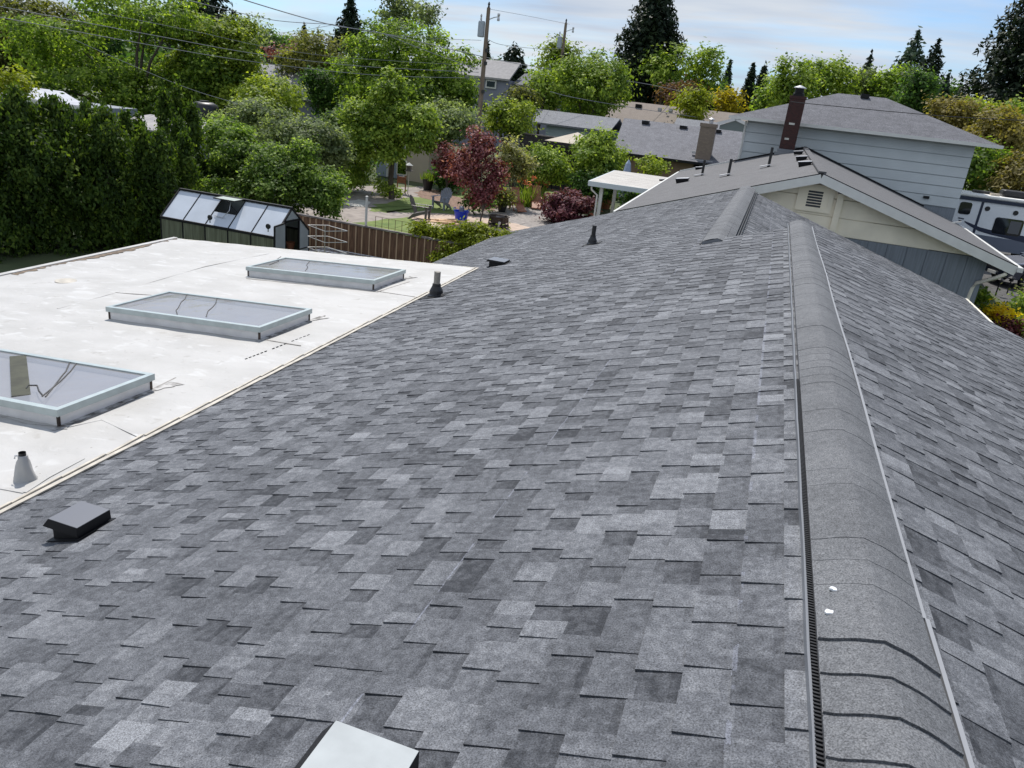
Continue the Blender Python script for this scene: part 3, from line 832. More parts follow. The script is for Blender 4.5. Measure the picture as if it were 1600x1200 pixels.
def vent_pipe(base, r, h, m_pipe, boot=True, lean=0.0, z_boot=0.12, name='vent_pipe'):
    e1, e2, e3 = slope_frame(None)
    mb = MB(); p = Vector(base)
    mb.tube([p + Vector((0, 0, -0.03)), p + Vector((lean, 0, h))], r, 14, cap=False)
    mb.tube([p + Vector((lean, 0, h)), p + Vector((lean * 0.9, 0, h - 0.1))], r * 0.8, 14)
    t = part(name, mb, m_pipe, HOUSE, smooth=False)
    if boot:
        mb = MB()
        prof = [(r * 2.7, 0.01), (r * 2.6, 0.035), (r * 2.15, 0.05), (r * 2.0, z_boot * 0.6), (r * 1.35, z_boot), (r * 1.25, z_boot + 0.04), (r * 1.02, z_boot + 0.042)]
        V = []; F = []; n = 18
        for q, (rr, z) in enumerate(prof):
            f = max(0.0, 1 - q / 4)
            for k in range(n):
                a = 2 * math.pi * k / n
                v = Vector((rr * math.cos(a), rr * math.sin(a), z)); v.z += f * v.x * SL
                V.append(p + v)
        for q in range(len(prof) - 1):
            for k in range(n): F.append((q * n + k, q * n + (k + 1) % n, (q + 1) * n + (k + 1) % n, (q + 1) * n + k))
        mb.add(V, F); part('boot', mb, M['black_plastic'], t, smooth=False)
        mb = MB(); mb.box(p + e3 * 0.014, (r * 8.5, r * 8, 0.006), ry=-math.atan(SL)); part('flashing', mb, M['black_metal'], t)
    return t
p = left_px(681, 463); vent_pipe(p, 0.052, 0.40, M['pipe_grey'], z_boot=0.17)
p = left_px(925, 382); vent_pipe(p, 0.042, 0.38, M['black_plastic'], z_boot=0.15)
# white flashed pipe on the flat roof
c = wr_px(40, 748, 0)
mb = MB(); mb.tube([c + Vector((0, 0, 0.06)), c + Vector((0.0, 0.0, 0.222))], 0.026, 14, cap=False); mb.tube([c + Vector((0, 0, 0.20)), c + Vector((0, 0, 0.14))], 0.02, 12)
vp = part('vent_pipe', mb, M['black_plastic'], HOUSE, smooth=False)
mb = MB(); V = []; F = []; n = 20
prof = [(r_ * 0.66, z_ * 0.66) for r_, z_ in [(0.135, -0.01), (0.118, 0.03), (0.098, 0.09), (0.082, 0.16), (0.068, 0.22), (0.055, 0.25), (0.053, 0.30), (0.042, 0.302)]]
for q, (rr, z) in enumerate(prof):
    for k in range(n):
        a = 2 * math.pi * k / n
        w = 1 + 0.09 * math.sin(3 * a + q) + 0.05 * math.sin(7 * a)
        V.append(c + Vector((rr * w * math.cos(a), rr * w * math.sin(a) * 0.9, z)))
for q in range(len(prof) - 1):
    for k in range(n): F.append((q * n + k, q * n + (k + 1) % n, (q + 1) * n + (k + 1) % n, (q + 1) * n + k))
mb.add(V, F); part('flashing', mb, M['membrane'], vp, smooth=True)
mb = MB(); mb.tube([c + Vector((-0.030, -0.013, 0.192)), c + Vector((-0.05, -0.02, 0.188)), c + Vector((-0.058, -0.02, 0.165))], 0.006, 6); part('clamp', mb, M['lead'], vp)

# ------------------------------------------------------------------ ground
def gz(x, y):
    """height of the terrain: our yard lies a little lower, the street side a little higher"""
    def sm(a, b, t):
        t = max(0.0, min(1.0, (t - a) / (b - a))); return t * t * (3 - 2 * t)
    low = (1 - sm(22.02, 22.3, y)) * (1 - sm(3.0, 7.0, x)) * -0.6
    hi = sm(6.0, 9.0, x) * 0.6
    return low + hi
def sheet(name, m, xs, ys, dz=0.0, shape=None):
    mb = MB()
    for y in ys:
        for x in xs: mb.v.append((x, y, gz(x, y) + dz))
    nx = len(xs)
    for j in range(len(ys) - 1):
        for i in range(nx - 1):
            a = j * nx + i; mb.f.append((a, a + 1, a + nx + 1, a + nx))
    return struct(name, mb, m)
def lin(a, b, n): return [a + (b - a) * i / (n - 1) for i in range(n)]
gx = [-900, -400, -150, -80] + lin(-50, -10, 21)[:-1] + [-10, -6, 0, 3, 4, 5, 6, 6.5, 7, 7.5, 8, 8.5, 9, 12, 20, 40, 100, 400, 900]
gy = [-300, -60, -10, 5, 15, 20, 22, 22.05, 22.1, 22.15, 22.2, 22.25, 22.3, 22.35] + lin(23, 60, 38) + [80, 120, 250, 600, 1400]
sheet('ground', M['ground'], gx, gy)
def patch(name, m, pts, dz, n_sub=3, rough=0.12, seed=1):
    """flat ground patch: outline through ground points, edges roughened"""
    rg = random.Random(seed); P = [Vector((p[0], p[1], 0)) for p in pts]; out = []
    for a, b in zip(P, P[1:] + P[:1]):
        for k in range(n_sub + 1):
            p = a.lerp(b, k / (n_sub + 1)); 
            out.append((p.x + rg.uniform(-rough, rough), p.y + rg.uniform(-rough, rough)))
    mb = MB(); cx = sum(p[0] for p in out) / len(out); cy = sum(p[1] for p in out) / len(out)
    mb.v = [(x, y, gz(x, y) + dz) for x, y in out] + [(cx, cy, gz(cx, cy) + dz)]
    n = len(out); mb.f = [(i, (i + 1) % n, n) for i in range(n)]
    return struct(name, mb, m)
def G(*pp): return [atZ(px, py, 0.0) for px, py in pp]
patch('gravel_yard', M['path'], [(-24, 24), (-15.8, 22.6), (-7.5, 22.6), (-7.6, 31), (-8.4, 41), (-12, 44), (-20, 43.5), (-23.5, 38)], 0.004, 5, 0.3)
patch('lawn', M['lawn'], G((580, 322), (640, 308), (700, 306), (770, 318), (762, 328), (700, 334), (640, 331), (585, 332)), 0.008, 6, 0.25, 2)
patch('lawn', M['lawn'], [(-16.4, 24.6), (-16.8, 27.3)] + G((640, 338), (690, 341)) + [(-13.2, 28.5), (-11.6, 24.8)], 0.008, 6, 0.2, 3)
patch('lawn', M['lawn'], G((700, 292), (745, 294), (765, 306), (735, 314), (695, 304)), 0.008, 5, 0.25, 4)
patch('lawn', M['lawn'], G((826, 302), (880, 298), (930, 300), (940, 318), (850, 326)), 0.008, 5, 0.2, 5)
patch('mulch_bed', M['mulch'], G((650, 300), (680, 297), (740, 316), (790, 322), (770, 330), (715, 327), (690, 318), (655, 309)), 0.012, 5, 0.2, 6)
patch('gravel_court', M['gravel'], G((800, 328), (860, 322), (905, 345), (860, 366), (800, 372), (775, 355)), 0.012, 5, 0.25, 7)
c = atZ(745, 352, 0)
patch('paver_circle', M['paver'], [(c.x + 3.3 * math.cos(a), c.y + 2.3 * math.sin(a), 0) for a in [i * math.pi / 8 for i in range(16)]], 0.018, 2, 0.06, 8)
patch('stone_bed', M['concrete'], G((535, 318), (560, 312), (580, 316), (572, 324), (548, 323)), 0.03, 3, 0.08, 9)
patch('driveway', M['asphalt'], [(9.05, 27.0), (24, 27.0), (40, 60), (9.3, 60), (9.05, 40)], 0.006, 6, 0.1, 10)
patch('front_lawn', M['lawn'], [(9.05, 16), (30, 14), (34, 26.5), (9.05, 26.5)], 0.006, 8, 0.3, 11)

# ------------------------------------------------------------------ split-level neighbour house
YF, YB = 24.5, 42.0
A = atY(1285, 271, YF); LF = atY(962, 330, YF); RF = atY(1590, 416, YF)
B = atY(1258, 232, YB); LB = atY(1062, 268, YB); RB = atY(1497, 350, YB)
NB = thing('split_level_house', 'cream and pale blue split-level house beyond our roof, with dark brick chimney', 'house', (1.5, 33, 0))
DN = Vector((0, 0, -0.14))
def roofslab(name, q, m, par, t=0.14):
    d = Vector((0, 0, -t)); mb = MB()
    mb.hexa([q[0] + d, q[1] + d, q[2] + d, q[3] + d, q[0], q[1], q[2], q[3]])
    n = len(mb.f)
    return part(name, mb, m, par, tone=[0.5] * n)
R3L = roofslab('roof_slope', [LF, A, B, LB], M['shingle_brown'], NB)
R3R = roofslab('roof_slope', [A, RF, RB, B], M['shingle_brown'], NB)
def h3(px, py, n=0.0):
    nn = (A - LF).cross(LB - LF); v = ray(px, py); p0 = LF + Vector((0, 0, n))
    return CC + v * ((p0 - CC).dot(nn) / v.dot(nn))
mb = MB(); mb.bar(A + Vector((0, 0, 0.03)), B + Vector((0, 0, 0.03)), 0.22, 0.05); part('ridge_cap', mb, M['shingle_brown'], NB, tone=[0.3] * 6)
up = Vector((0, -0.02, -0.145))
mb = MB(); mb.bar(A + up, LF + up, 0.05, 0.25); mb.bar(A + up + Vector((0.002, -.003, 0.001)), RF + up, 0.05, 0.25)
part('bargeboard', mb, M['white_paint'], NB)
mb = MB(); o_ = Vector((0, -0.01, -0.002)); mb.bar(A + o_, LF + o_, 0.06, 0.03); mb.bar(A + o_, RF + o_, 0.06, 0.03); part('drip_edge', mb, M['black_metal'], NB)
mb = MB(); e = Vector((-0.05, 0, -0.05)); mb.bar(LF + e, LB + e, 0.07, 0.09); mb.bar(LB + Vector((0, .05, 0)), LB.lerp(B, 0.42) + Vector((0, .05, 0.02)), 0.10, 0.12)
part('gutter', mb, M['white_paint'], NB)
mb = MB(); e = Vector((0.07, 0, -0.09)); mb.bar(RF + e + Vector((0, -0.1, 0)), RB + e, 0.14, 0.13); part('gutter', mb, M['white_paint'], NB)
mb = MB(); mb.bar(LB.lerp(B, 0.42) + Vector((0, .06, 0.02)), B + Vector((0, .06, 0.05)), 0.12, 0.10); mb.bar(B + Vector((0, .06, 0.05)), B.lerp(RB, 0.78) + Vector((0, .06, 0.03)), 0.12, 0.10)
part('wall_edge_strip', mb, M['black_metal'], NB)  # black strip along the roof's back edges at the upper wall
# downspout with its offset elbow
p0 = atY(1572, 428, YF); p1 = atY(1556, 434, YF + 0.2); p2 = atY(1526, 442, YF + 0.45); p3 = atY(1519, 450, YF + 0.5); p4 = Vector((p3.x, p3.y, 0.65))
mb = MB(); mb.tube([p0, p1, p2, p3, p3 + Vector((-0.02, 0, -0.3)), p4], 0.055, 8); part('downspout', mb, M['cream'], NB, smooth=True)
# gable wall: lap boards clipped to the roof line
YW = 25.0
def zroof(x):
    return (A.z - 0.15) - (A.x - x) * (A.z - LF.z) / (A.x - LF.x) if x < A.x else (A.z - 0.15) - (x - A.x) * (A.z - RF.z) / (RF.x - A.x)
def xlim(z):
    sl = (A.z - LF.z) / (A.x - LF.x); sr = (A.z - RF.z) / (RF.x - A.x); d = A.z - 0.15 - z
    return max(-4.0, A.x - d / sl), min(6.08, A.x + d / sr)
mb = MB(); z = 2.86; st = 0.53
while z < A.z - 0.3:
    z1 = min(z + st, A.z - 0.18)
    a0, b0 = xlim(z); a1, b1 = xlim(z1)
    mb.span(a1, b1, YW + 0.03, YW + 0.11, z, z + .02)
    mb.hexa([(a0, YW - 0.022, z + .0205), (b0, YW - 0.022, z + .0205), (b0, YW + 0.12, z + .0205), (a0, YW + 0.12, z + .0205), (a1, YW - 0.002, z1), (b1, YW - 0.002, z1), (b1, YW + 0.12, z1), (a1, YW + 0.12, z1)])
    z = z1
part('gable_wall', mb, M['cream_wall'], NB)
mb = MB(); mb.span(-4.0, 6.08, YW + 0.01, YB - 0.2, 0.0, 2.859)
for k in range(19):
    x = -3.9 + k * 0.54
    mb.span(x, x + 0.52, YW - 0.012, YW + 0.012, 0.0, 2.855)
part('lower_wall', mb, M['grey_band'], NB)
mb = MB(); mb.extr([(-3.9, YW + 0.13, 2.87), (6.0, YW + 0.13, 2.87), (A.x, YW + 0.13, A.z - 0.3)], (0, YB - YW - 0.4, 0)); part('attic', mb, M['cream_wall'], NB)
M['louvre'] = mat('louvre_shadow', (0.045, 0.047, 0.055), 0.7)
# louvred gable vent
tl, br = atY(1252, 284, YW - 0.03), atY(1294, 334, YW - 0.03)
vx0, vx1, vz0, vz1 = tl.x - 0.02, tl.x + 1.0, br.z, tl.z - 0.02
mb = MB(); w = 0.13
for (a, b, c_, d) in ((vx0, vx1, vz1 - w, vz1), (vx0, vx1, vz0, vz0 + w), (vx0, vx0 + w, vz0 + w, vz1 - w), (vx1 - w, vx1, vz0 + w, vz1 - w)): mb.span(a, b, YW - 0.075, YW - 0.02, c_, d)
gv = part('gable_vent', mb, M['cream_wall'], NB)
mb = MB(); mb.span(vx0 + w, vx1 - w, YW - 0.05, YW - 0.024, vz0 + w, vz1 - w); part('backing', mb, M['cream_wall'], gv)
for k in range(6):
    zc = vz1 - w - 0.085 - k * (vz1 - vz0 - 2 * w - 0.04) / 6
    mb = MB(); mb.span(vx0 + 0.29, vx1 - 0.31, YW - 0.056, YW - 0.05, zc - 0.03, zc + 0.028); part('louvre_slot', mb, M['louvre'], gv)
t0 = atY(1315, 303, YW - 0.06); mb = MB(); mb.span(t0.x - 0.09, t0.x + 0.09, YW - 0.11, YW - 0.02, 2.2, t0.z); cv = part('cable_cover', mb, M['cream_wall'], NB)
mb = MB(); mb.span(t0.x - 0.10, t0.x + 0.10, YW - 0.12, YW - 0.03, t0.z, t0.z + 0.05); part('cover_cap', mb, M['black_metal'], cv)
# upper storey
UY = 42.5
ux0, ux1 = atY(1166, 200, UY).x, atY(1521, 240, UY).x
mb = MB(); z = 2.95; st = 0.475
while z < 5.9:
    z1 = min(z + st, 5.92)
    mb.hexa([(ux0, UY - 0.03, z + .035), (ux1, UY - 0.03, z + .035), (ux1, UY + 9.5, z + .035), (ux0, UY + 9.5, z + .035), (ux0, UY, z1), (ux1, UY, z1), (ux1, UY + 9.5, z1), (ux0, UY + 9.5, z1)])
    mb.span(ux0 + .01, ux1 - .01, UY + 0.05, UY + 9.4, z, z + .034); z = z1
part('upper_wall', mb, M['siding_blue'], NB)
mb = MB(); mb.span(ux0 + .02, ux1 - .02, UY + 0.02, UY + 9.4, 0, 2.949); part('lower_wall', mb, M['grey_band'], NB)
EL, ER = atY(1140, 186, UY - 0.6), atY(1564, 229, UY - 0.6)
ez = (EL.z + ER.z) / 2 + 0.1
h1, h2 = atY(1310, 146, UY + 4.7), atY(1385, 153, UY + 4.7); hz = (h1.z + h2.z) / 2
yb_ = UY + 10.1
mb = MB()
c0, c1, c2, c3 = Vector((EL.x, UY - 0.6, ez)), Vector((ER.x, UY - 0.6, ez)), Vector((ER.x, yb_, ez)), Vector((EL.x, yb_, ez))
r0, r1 = Vector((h1.x, UY + 4.7, hz)), Vector((h2.x, UY + 4.7, hz))
mb.add([c0, c1, c2, c3, r0, r1], [(0, 1, 5, 4), (1, 2, 5), (2, 3, 4, 5), (3, 0, 4), (3, 2, 1, 0)])
part('hip_roof', mb, M['shingle_far'], NB, tone=[0.3, 0.3, 0.3, 0.3, 0.2])
mb = MB(); g0, g1 = c0 + Vector((0, -0.05, -0.06)), c1 + Vector((0.05, -0.05, -0.06)); mb.bar(g0, g1, 0.13, 0.15); mb.bar(g1, c2 + Vector((0.05, 0, -0.06)), 0.12, 0.14); mb.bar(g0, c3 + Vector((-.03, 0, -.06)), 0.12, 0.14); part('gutter', mb, M['white_paint'], NB)
mb = MB(); mb.tube([(ux0 - 0.06, UY - 0.08, 5.85), (ux0 - 0.06, UY - 0.08, 3.3)], 0.05, 8); part('downspout', mb, M['white_paint'], NB)
q = atY(1351, 152, UY + 4.4); mb = MB(); mb.box((q.x, UY + 4.35, hz - 0.02), (0.42, 0.35, 0.2)); part('roof_vent', mb, M['black_metal'], NB)
q = atY(1447, 308, UY); mb = MB(); mb.box((q.x, UY - 0.05, q.z), (0.26, 0.12, 0.12)); part('wall_vent', mb, M['black_metal'], NB)
# brick chimney with flashing and metal cowl
cb = h3(1228, 237); ct = atY(1242, 150, cb.y)
mb = MB(); mb.span(cb.x - 0.36, cb.x + 0.36, cb.y - 0.3, cb.y + 0.4, cb.z - 0.4, ct.z)
mb.span(cb.x - 0.39, cb.x + 0.39, cb.y - 0.33, cb.y + 0.43, ct.z - 0.12, ct.z + 0.01)
ch = part('chimney', mb, M['brick'], NB)
mb = MB(); mb.span(cb.x - 0.42, cb.x + 0.42, cb.y - 0.36, cb.y + 0.46, cb.z - 0.15, cb.z + 0.12); mb.span(cb.x - 0.52, cb.x + 0.50, cb.y - 0.55, cb.y - 0.3, cb.z - 0.17, cb.z - 0.03); part('flashing', mb, M['vent_strip'], ch)
mb = MB(); mb.lathe((cb.x, cb.y + 0.05, ct.z), [(0.26, 0), (0.26, 0.12), (0.2, 0.16), (0.2, 0.36)], 14); part('flue', mb, M['black_metal'], ch)
mb = MB(); mb.lathe((cb.x, cb.y + 0.05, ct.z + 0.36), [(0.29, 0.0), (0.29, 0.03), (0.05, 0.13)], 14); part('cowl', mb, M['lead'], ch)
for (dz, w_, dx) in ((0.55, 0.2, -0.1), (1.25, 0.26, -0.02)):
    mb = MB(); mb.span(cb.x + dx - w_ / 2, cb.x + dx + w_ / 2, cb.y - 0.309, cb.y - 0.297, cb.z + dz, cb.z + dz + 0.09); part('mortar_patch', mb, M['concrete'], ch)
for (px, py, s) in ((1247, 240, .9), (1252, 249, .95), (1257, 258, 1.0), (1066, 284, 1.15), (1092, 264, 0.8), (1034, 282 + 0, .5)):
    p = h3(px, py); s *= 0.9
    mb = MB(); mb.hexa([p + Vector(v) * s for v in ((-0.2, -.2, -.08), (.2, -.2, .0), (.2, .2, .02), (-.2, .2, -.08), (-0.26, -.24, .09), (.24, -.24, .17), (.24, .24, .17), (-.26, .24, .09))])
    bv = part('roof_vent', mb, M['black_metal'], NB)
    mb = MB(); mb.hexa([p + Vector(v) * s for v in ((-0.26, -.24, .092), (.24, -.24, .172), (.24, .24, .172), (-.26, .24, .092), (-0.25, -.23, .11), (.23, -.23, .19), (.23, .23, .19), (-.25, .23, .11))]); part('hood_top', mb, M['lead'], bv)
for (px, py, hh) in ((1097, 273, 0.62), (1138, 273, 0.6), (1201, 259, 0.7)):
    p = h3(px, py); mb = MB(); mb.tube([p + Vector((0, 0, -.05)), p + Vector((0, 0, hh))], 0.055, 10); vp_ = part('vent_pipe', mb, M['black_plastic'], NB)
    mb = MB(); mb.box(p + Vector((-0.12, -0.12, 0.0)), (0.42, 0.35, 0.03), ry=-math.atan(0.32)); part('flashing', mb, M['lead'], vp_)
q = atY(1496, 351, YB - 3); mb = MB(); mb.bar(q + Vector((-.35, 0, 0.0)), q + Vector((0.1, -.1, .16)), 0.06, 0.06); part('gutter_spout', mb, M['white_paint'], NB)

# ------------------------------------------------------------------ ranch house behind the yards
RH = thing('ranch_house', 'long ranch house with blue-grey shingles and a tan block chimney beyond the pergola', 'house', (-8, 58, 0))
e0, e1 = atY(984, 240, 52), atY(1200, 264, 52); r0, r1 = atY(975, 187, 58), atY(1200, 208, 58)
ez, rz = e0.z + 0.02, (r0.z + r1.z) / 2
mb = MB(); q = [Vector((e0.x - 1.2, 52, ez)), Vector((1.5, 52, ez)), Vector((1.5, 58, rz)), Vector((r0.x, 58, rz))]
mb.hexa([v + Vector((0, 0, -.15)) for v in q] + q); q2 = [Vector((r0.x, 58.002, rz)), Vector((1.5, 58.002, rz)), Vector((1.5, 64, ez)), Vector((r0.x, 64, ez))]; mb.hexa([v + Vector((0, 0, -.15)) for v in q2] + q2)
part('roof', mb, M['shingle_far'], RH, tone=[0.5] * 12)
mb = MB(); mb.span(e0.x - 0.7, 1.2, 52.5, 63.5, 0, ez - 0.05); part('wall', mb, M['tan_wall'], RH)
mb = MB(); mb.bar((e0.x - 1.2, 51.96, ez - 0.08), (1.5, 51.96, ez - 0.08), 0.05, 0.16); part('fascia', mb, M['black_metal'], RH)
l0, l1 = atY(838, 170, 60), atY(974, 186, 60); le = atY(832, 190, 57)
lz = (l0.z + l1.z) / 2; lez = le.z
mb = MB(); q = [Vector((le.x, 57, lez)), Vector((l1.x - 0.25, 57, lez)), Vector((l1.x - 0.25, 60, lz)), Vector((l0.x, 60, lz))]
mb.hexa([v + Vector((0, 0, -.12)) for v in q] + q); q2 = [Vector((l0.x, 60.002, lz)), Vector((l1.x - .25, 60.002, lz)), Vector((l1.x - .25, 63, lez)), Vector((l0.x, 63, lez))]; mb.hexa([v + Vector((0, 0, -.12)) for v in q2] + q2)
part('roof', mb, M['shingle_light'], RH, tone=[0.5] * 12, label='paler grey roof section at the left end')
mb = MB(); z = 0
while z < lez - 0.1:
    z1 = min(z + 0.3, lez - 0.08); x0w = le.x + 1.0
    mb.hexa([(x0w, 57.38, z), (l1.x - 0.4, 57.38, z), (l1.x - 0.4, 62.6, z), (x0w, 62.6, z), (x0w, 57.4, z1), (l1.x - 0.4, 57.4, z1), (l1.x - 0.4, 62.6, z1), (x0w, 62.6, z1)]); z = z1
part('wall', mb, mat('teal_grey_siding', (0.30, 0.37, 0.40), 0.7), RH, label='blue-grey lap siding under the paler roof')
cb = atY(1098, 248, 52.9); ct = atY(1112, 194, 52.9); w = 0.48
mb = MB(); mb.span(cb.x - w, cb.x + w, 52.5, 53.4, 2.2, ct.z); mb.span(cb.x - w - .05, cb.x + w + .05, 52.45, 53.45, ct.z - 0.2, ct.z + 0.02); ch = part('chimney', mb, M['tan_brick'], RH)
mb = MB(); mb.lathe((cb.x + 0.1, 52.95, ct.z), [(0.13, 0), (0.13, 0.22), (0.2, 0.26), (0.2, 0.3), (0.04, 0.38)], 12); part('flue', mb, M['lead'], ch)
mb = MB(); mb.span(cb.x - w - .2, cb.x + w + .2, 52.3, 52.5, ez - 0.02, ez + 0.14); part('flashing', mb, M['lead'], ch)
for (px, py) in ((1009, 191), (1068, 199), (1121, 205)):
    p = atY(px, py, 57.4); mb = MB(); mb.box(p, (0.5, 0.4, 0.22)); bv = part('roof_vent', mb, M['black_metal'], RH)
    mb = MB(); mb.box(p + Vector((0, 0, 0.12)), (0.54, 0.44, 0.03)); part('hood_top', mb, M['lead'], bv)
p = atY(1085, 238, 53); mb = MB(); mb.box(p, (0.3, 0.2, 0.16)); part('roof_vent', mb, M['lead'], RH)

# dark yard fence in front of the ranch house
FD = thing('yard_fence', 'dark low board fence in front of the pale roofed wing', 'fence', (-16, 52.6, 0))
a, b = atY(822, 206, 53), atY(905, 222, 53)
mb = MB(); mb.span(a.x - 0.4, b.x + 1.0, 52.98, 53.04, 0, a.z - 0.15); part('boards', mb, mat('dark_stained_boards', (0.035, 0.03, 0.032), 0.8, var=0.3, scale=4), FD)
mb = MB(); mb.span(a.x - 0.4, b.x + 1.0, 52.92, 53.1, a.z - 0.149, a.z - 0.07); part('rail', mb, M['wood_rail'], FD)

# brown roofed house, grey two-storey house, small gabled house
def simple_house(name, label, loc, x0, x1, y0, y1, ze, zr, m_roof, m_wall, ov=0.5, hip=0.0):
    t = thing(name, label, 'house', loc)
    ym = (y0 + y1) / 2; mb = MB()
    q = [Vector((x0, y0, ze)), Vector((x1, y0, ze)), Vector((x1 - hip, ym, zr)), Vector((x0 + hip, ym, zr))]
    mb.hexa([v + Vector((0, 0, -.15)) for v in q] + q)
    q2 = [Vector((x0 + hip, ym + 0.002, zr)), Vector((x1 - hip, ym + 0.002, zr)), Vector((x1, y1, ze)), Vector((x0, y1, ze))]
    mb.hexa([v + Vector((0, 0, -.15)) for v in q2] + q2)
    part('roof', mb, m_roof, t, tone=[0.5] * 12)
    mb = MB(); mb.extr([(x0 + ov, y0 + ov, 0), (x0 + ov, y1 - ov, 0), (x0 + ov, y1 - ov, ze - 0.05), (x0 + ov, ym, zr - 0.25 if not hip else ze - 0.04), (x0 + ov, y0 + ov, ze - 0.05)], (x1 - x0 - 2 * ov, 0, 0))
    part('wall', mb, m_wall, t)
    return t
p0, p1 = atY(970, 190, 70), atY(1150, 192, 70)
H5 = simple_house('bungalow', 'bungalow with a wide tan shingle roof below the tall dark conifer', (-9, 75, 0), p0.x - 2, p1.x + 4, 70, 80, p0.z - 0.6, atY(1015, 162, 75).z, M['shingle_tan'], M['tan_wall'])
for (px, py) in ((998, 166), (1031, 170), (1048, 171)):
    p = atY(px, py, 74.2); mb = MB(); mb.box(p + Vector((0, 0, -.05)), (0.55 if px == 998 else 0.3, 0.5, 0.45 if px == 998 else 0.25)); part('roof_vent', mb, M['black_metal'] if px == 998 else M['lead'], H5)
p0, p1 = atY(1052, 196, 66), atY(1180, 200, 66)
H6 = simple_house('garage', 'small pale roofed garage with a white trimmed gable behind the ranch chimney', (-4, 68, 0), p0.x, p1.x, 66, 69.5, p0.z, atY(1058, 184, 67.7).z, M['shingle_light'], mat('green_grey_siding', (0.13, 0.15, 0.15), 0.7))
ga, gb, gc = atY(1121, 193, 65.4), atY(1150, 186, 65.4), atY(1165, 195, 65.4)
mb = MB(); mb.bar(ga, gb, 0.1, 0.22); mb.bar(gb, gc + Vector((1.0, 0, -.25)), 0.1, 0.22); part('bargeboard', mb, M['white_paint'], H6)
mb = MB(); mb.extr([ga + Vector((.2, .1, -.1)), gb + Vector((0, .1, -.1)), gc + Vector((1, .1, -.3)), gc + Vector((1, .1, -1.5)), ga + Vector((.2, .1, -1.5))], (0, 0.45, 0)); part('gable', mb, mat('green_grey_gable', (0.15, 0.18, 0.17), 0.7), H6)
T1, T2, T3 = atY(752, 97, 85), atY(798, 100, 85), atY(796, 124, 85)
H7 = thing('two_storey_house', 'blue-grey two-storey house with a white framed window behind the utility pole', 'house', (-31, 88, 0))
mb = MB(); q = [Vector((T1.x - 6, 85, T3.z)), Vector((T3.x, 85, T3.z)), Vector((T2.x, 88.5, T2.z + 0.35)), Vector((T1.x - 6, 88.5, T2.z + 0.35))]
mb.hexa([v + Vector((0, 0, -.2)) for v in q] + q); part('roof', mb, mat('pale_brown_shingle', (0.30, 0.29, 0.29), 0.9, var=0.1, scale=3), H7)
mb = MB(); mb.span(T1.x - 5.8, T3.x - 0.2, 85.4, 92, 0, T3.z - 0.1); part('wall', mb, M['grey_house'], H7)
wa, wb = atY(760, 124, 85.4), atY(774, 139, 85.4)
mb = MB(); mb.span(wa.x, wb.x + 0.1, 85.25, 85.42, wb.z, wa.z); wf = part('window', mb, M['white_paint'], H7)
mb = MB(); mb.span(wa.x + 0.16, wb.x - 0.06, 85.2, 85.26, wb.z + 0.16, wa.z - 0.16); part('pane', mb, M['glass_win'], wf)
mb = MB(); q = [Vector((T3.x + 0.05, 86, T3.z - 0.4)), Vector((T3.x + 5, 86, T3.z - 0.4)), Vector((T3.x + 5, 90, T3.z + 0.9)), Vector((T3.x + 0.05, 90, T3.z + 0.9))]
mb.hexa([v + Vector((0, 0, -.2)) for v in q] + q); part('wing_roof', mb, M['shingle_far'], H7, tone=[.4] * 6)
mb = MB(); mb.span(T3.x - 0.15, T3.x + 4.6, 86.4, 91, 0, T3.z - 0.5); part('wing_wall', mb, M['grey_house'], H7)
for px in (757, 788):
    p = atY(px, 170, 85.4) if px == 757 else atY(px, 134, 86.4)
    mb = MB(); mb.box((p.x, p.y - 0.06, p.z), (1.1, 0.14, 1.3)); wf = part('window', mb, M['white_paint'], H7); mb = MB(); mb.box((p.x, p.y - 0.14, p.z), (0.8, 0.04, 1.0)); part('pane', mb, M['glass_win'], wf)
p0, p1, p2 = atY(436, 103, 65), atY(486, 108, 65), atY(480, 142, 63)
H8 = simple_house('house', 'house with a plain grey roof showing between the yellow-green trees', (-43, 66, 0), p0.x - 4, p1.x + 3, 61, 69, p2.z - 0.6, p1.z, mat('plain_grey_roof', (0.27, 0.27, 0.29), 0.8, var=0.06, scale=2), M['grey_house'])
for px in (441, 459):
    p = atY(px, 112 if px == 441 else 120, 64.0); mb = MB(); mb.tube([p + Vector((0, 0, -.6)), p + Vector((0, 0, .35))], 0.06, 8); part('vent_pipe', mb, M['black_plastic'], H8)
# pale roofs behind the hedge
a, b, c, d = atY(0, 145, 34), atY(70, 144, 34), atY(138, 167, 31), atY(45, 167, 31)
H9 = thing('shed', 'shed with a pale flat-sloped roof rising above the hedge, far left', 'shed', (-36, 33, 0))
mb = MB(); q = [Vector((c.x - 12, 31, c.z)), Vector((c.x, 31, c.z)), Vector((b.x + 0.2, 35, b.z + 0.1)), Vector((c.x - 12, 35, b.z + 0.1))]; mb.hexa([v + Vector((0, 0, -.06)) for v in q] + q)
part('roof', mb, mat('pale_shed_roof', (0.34, 0.35, 0.40), 0.6, col2=(0.46, 0.47, 0.52), scale=1.4, detail=8), H9)
mb = MB(); mb.bar((c.x - 12, 30.96, c.z - 0.12), (c.x + 0.05, 30.96, c.z - 0.12), 0.05, 0.17); part('fascia', mb, M['white_paint'], H9)
mb = MB(); mb.span(c.x - 11.5, c.x - 0.8, 31.5, 35, 0, c.z - 0.1); part('wall', mb, M['grey_band'], H9)
a, b = atY(212, 179, 33), atY(345, 181, 33)
H10 = thing('shed', 'long low shed roof behind the pointed hedge trees', 'shed', (-28, 34, 0))
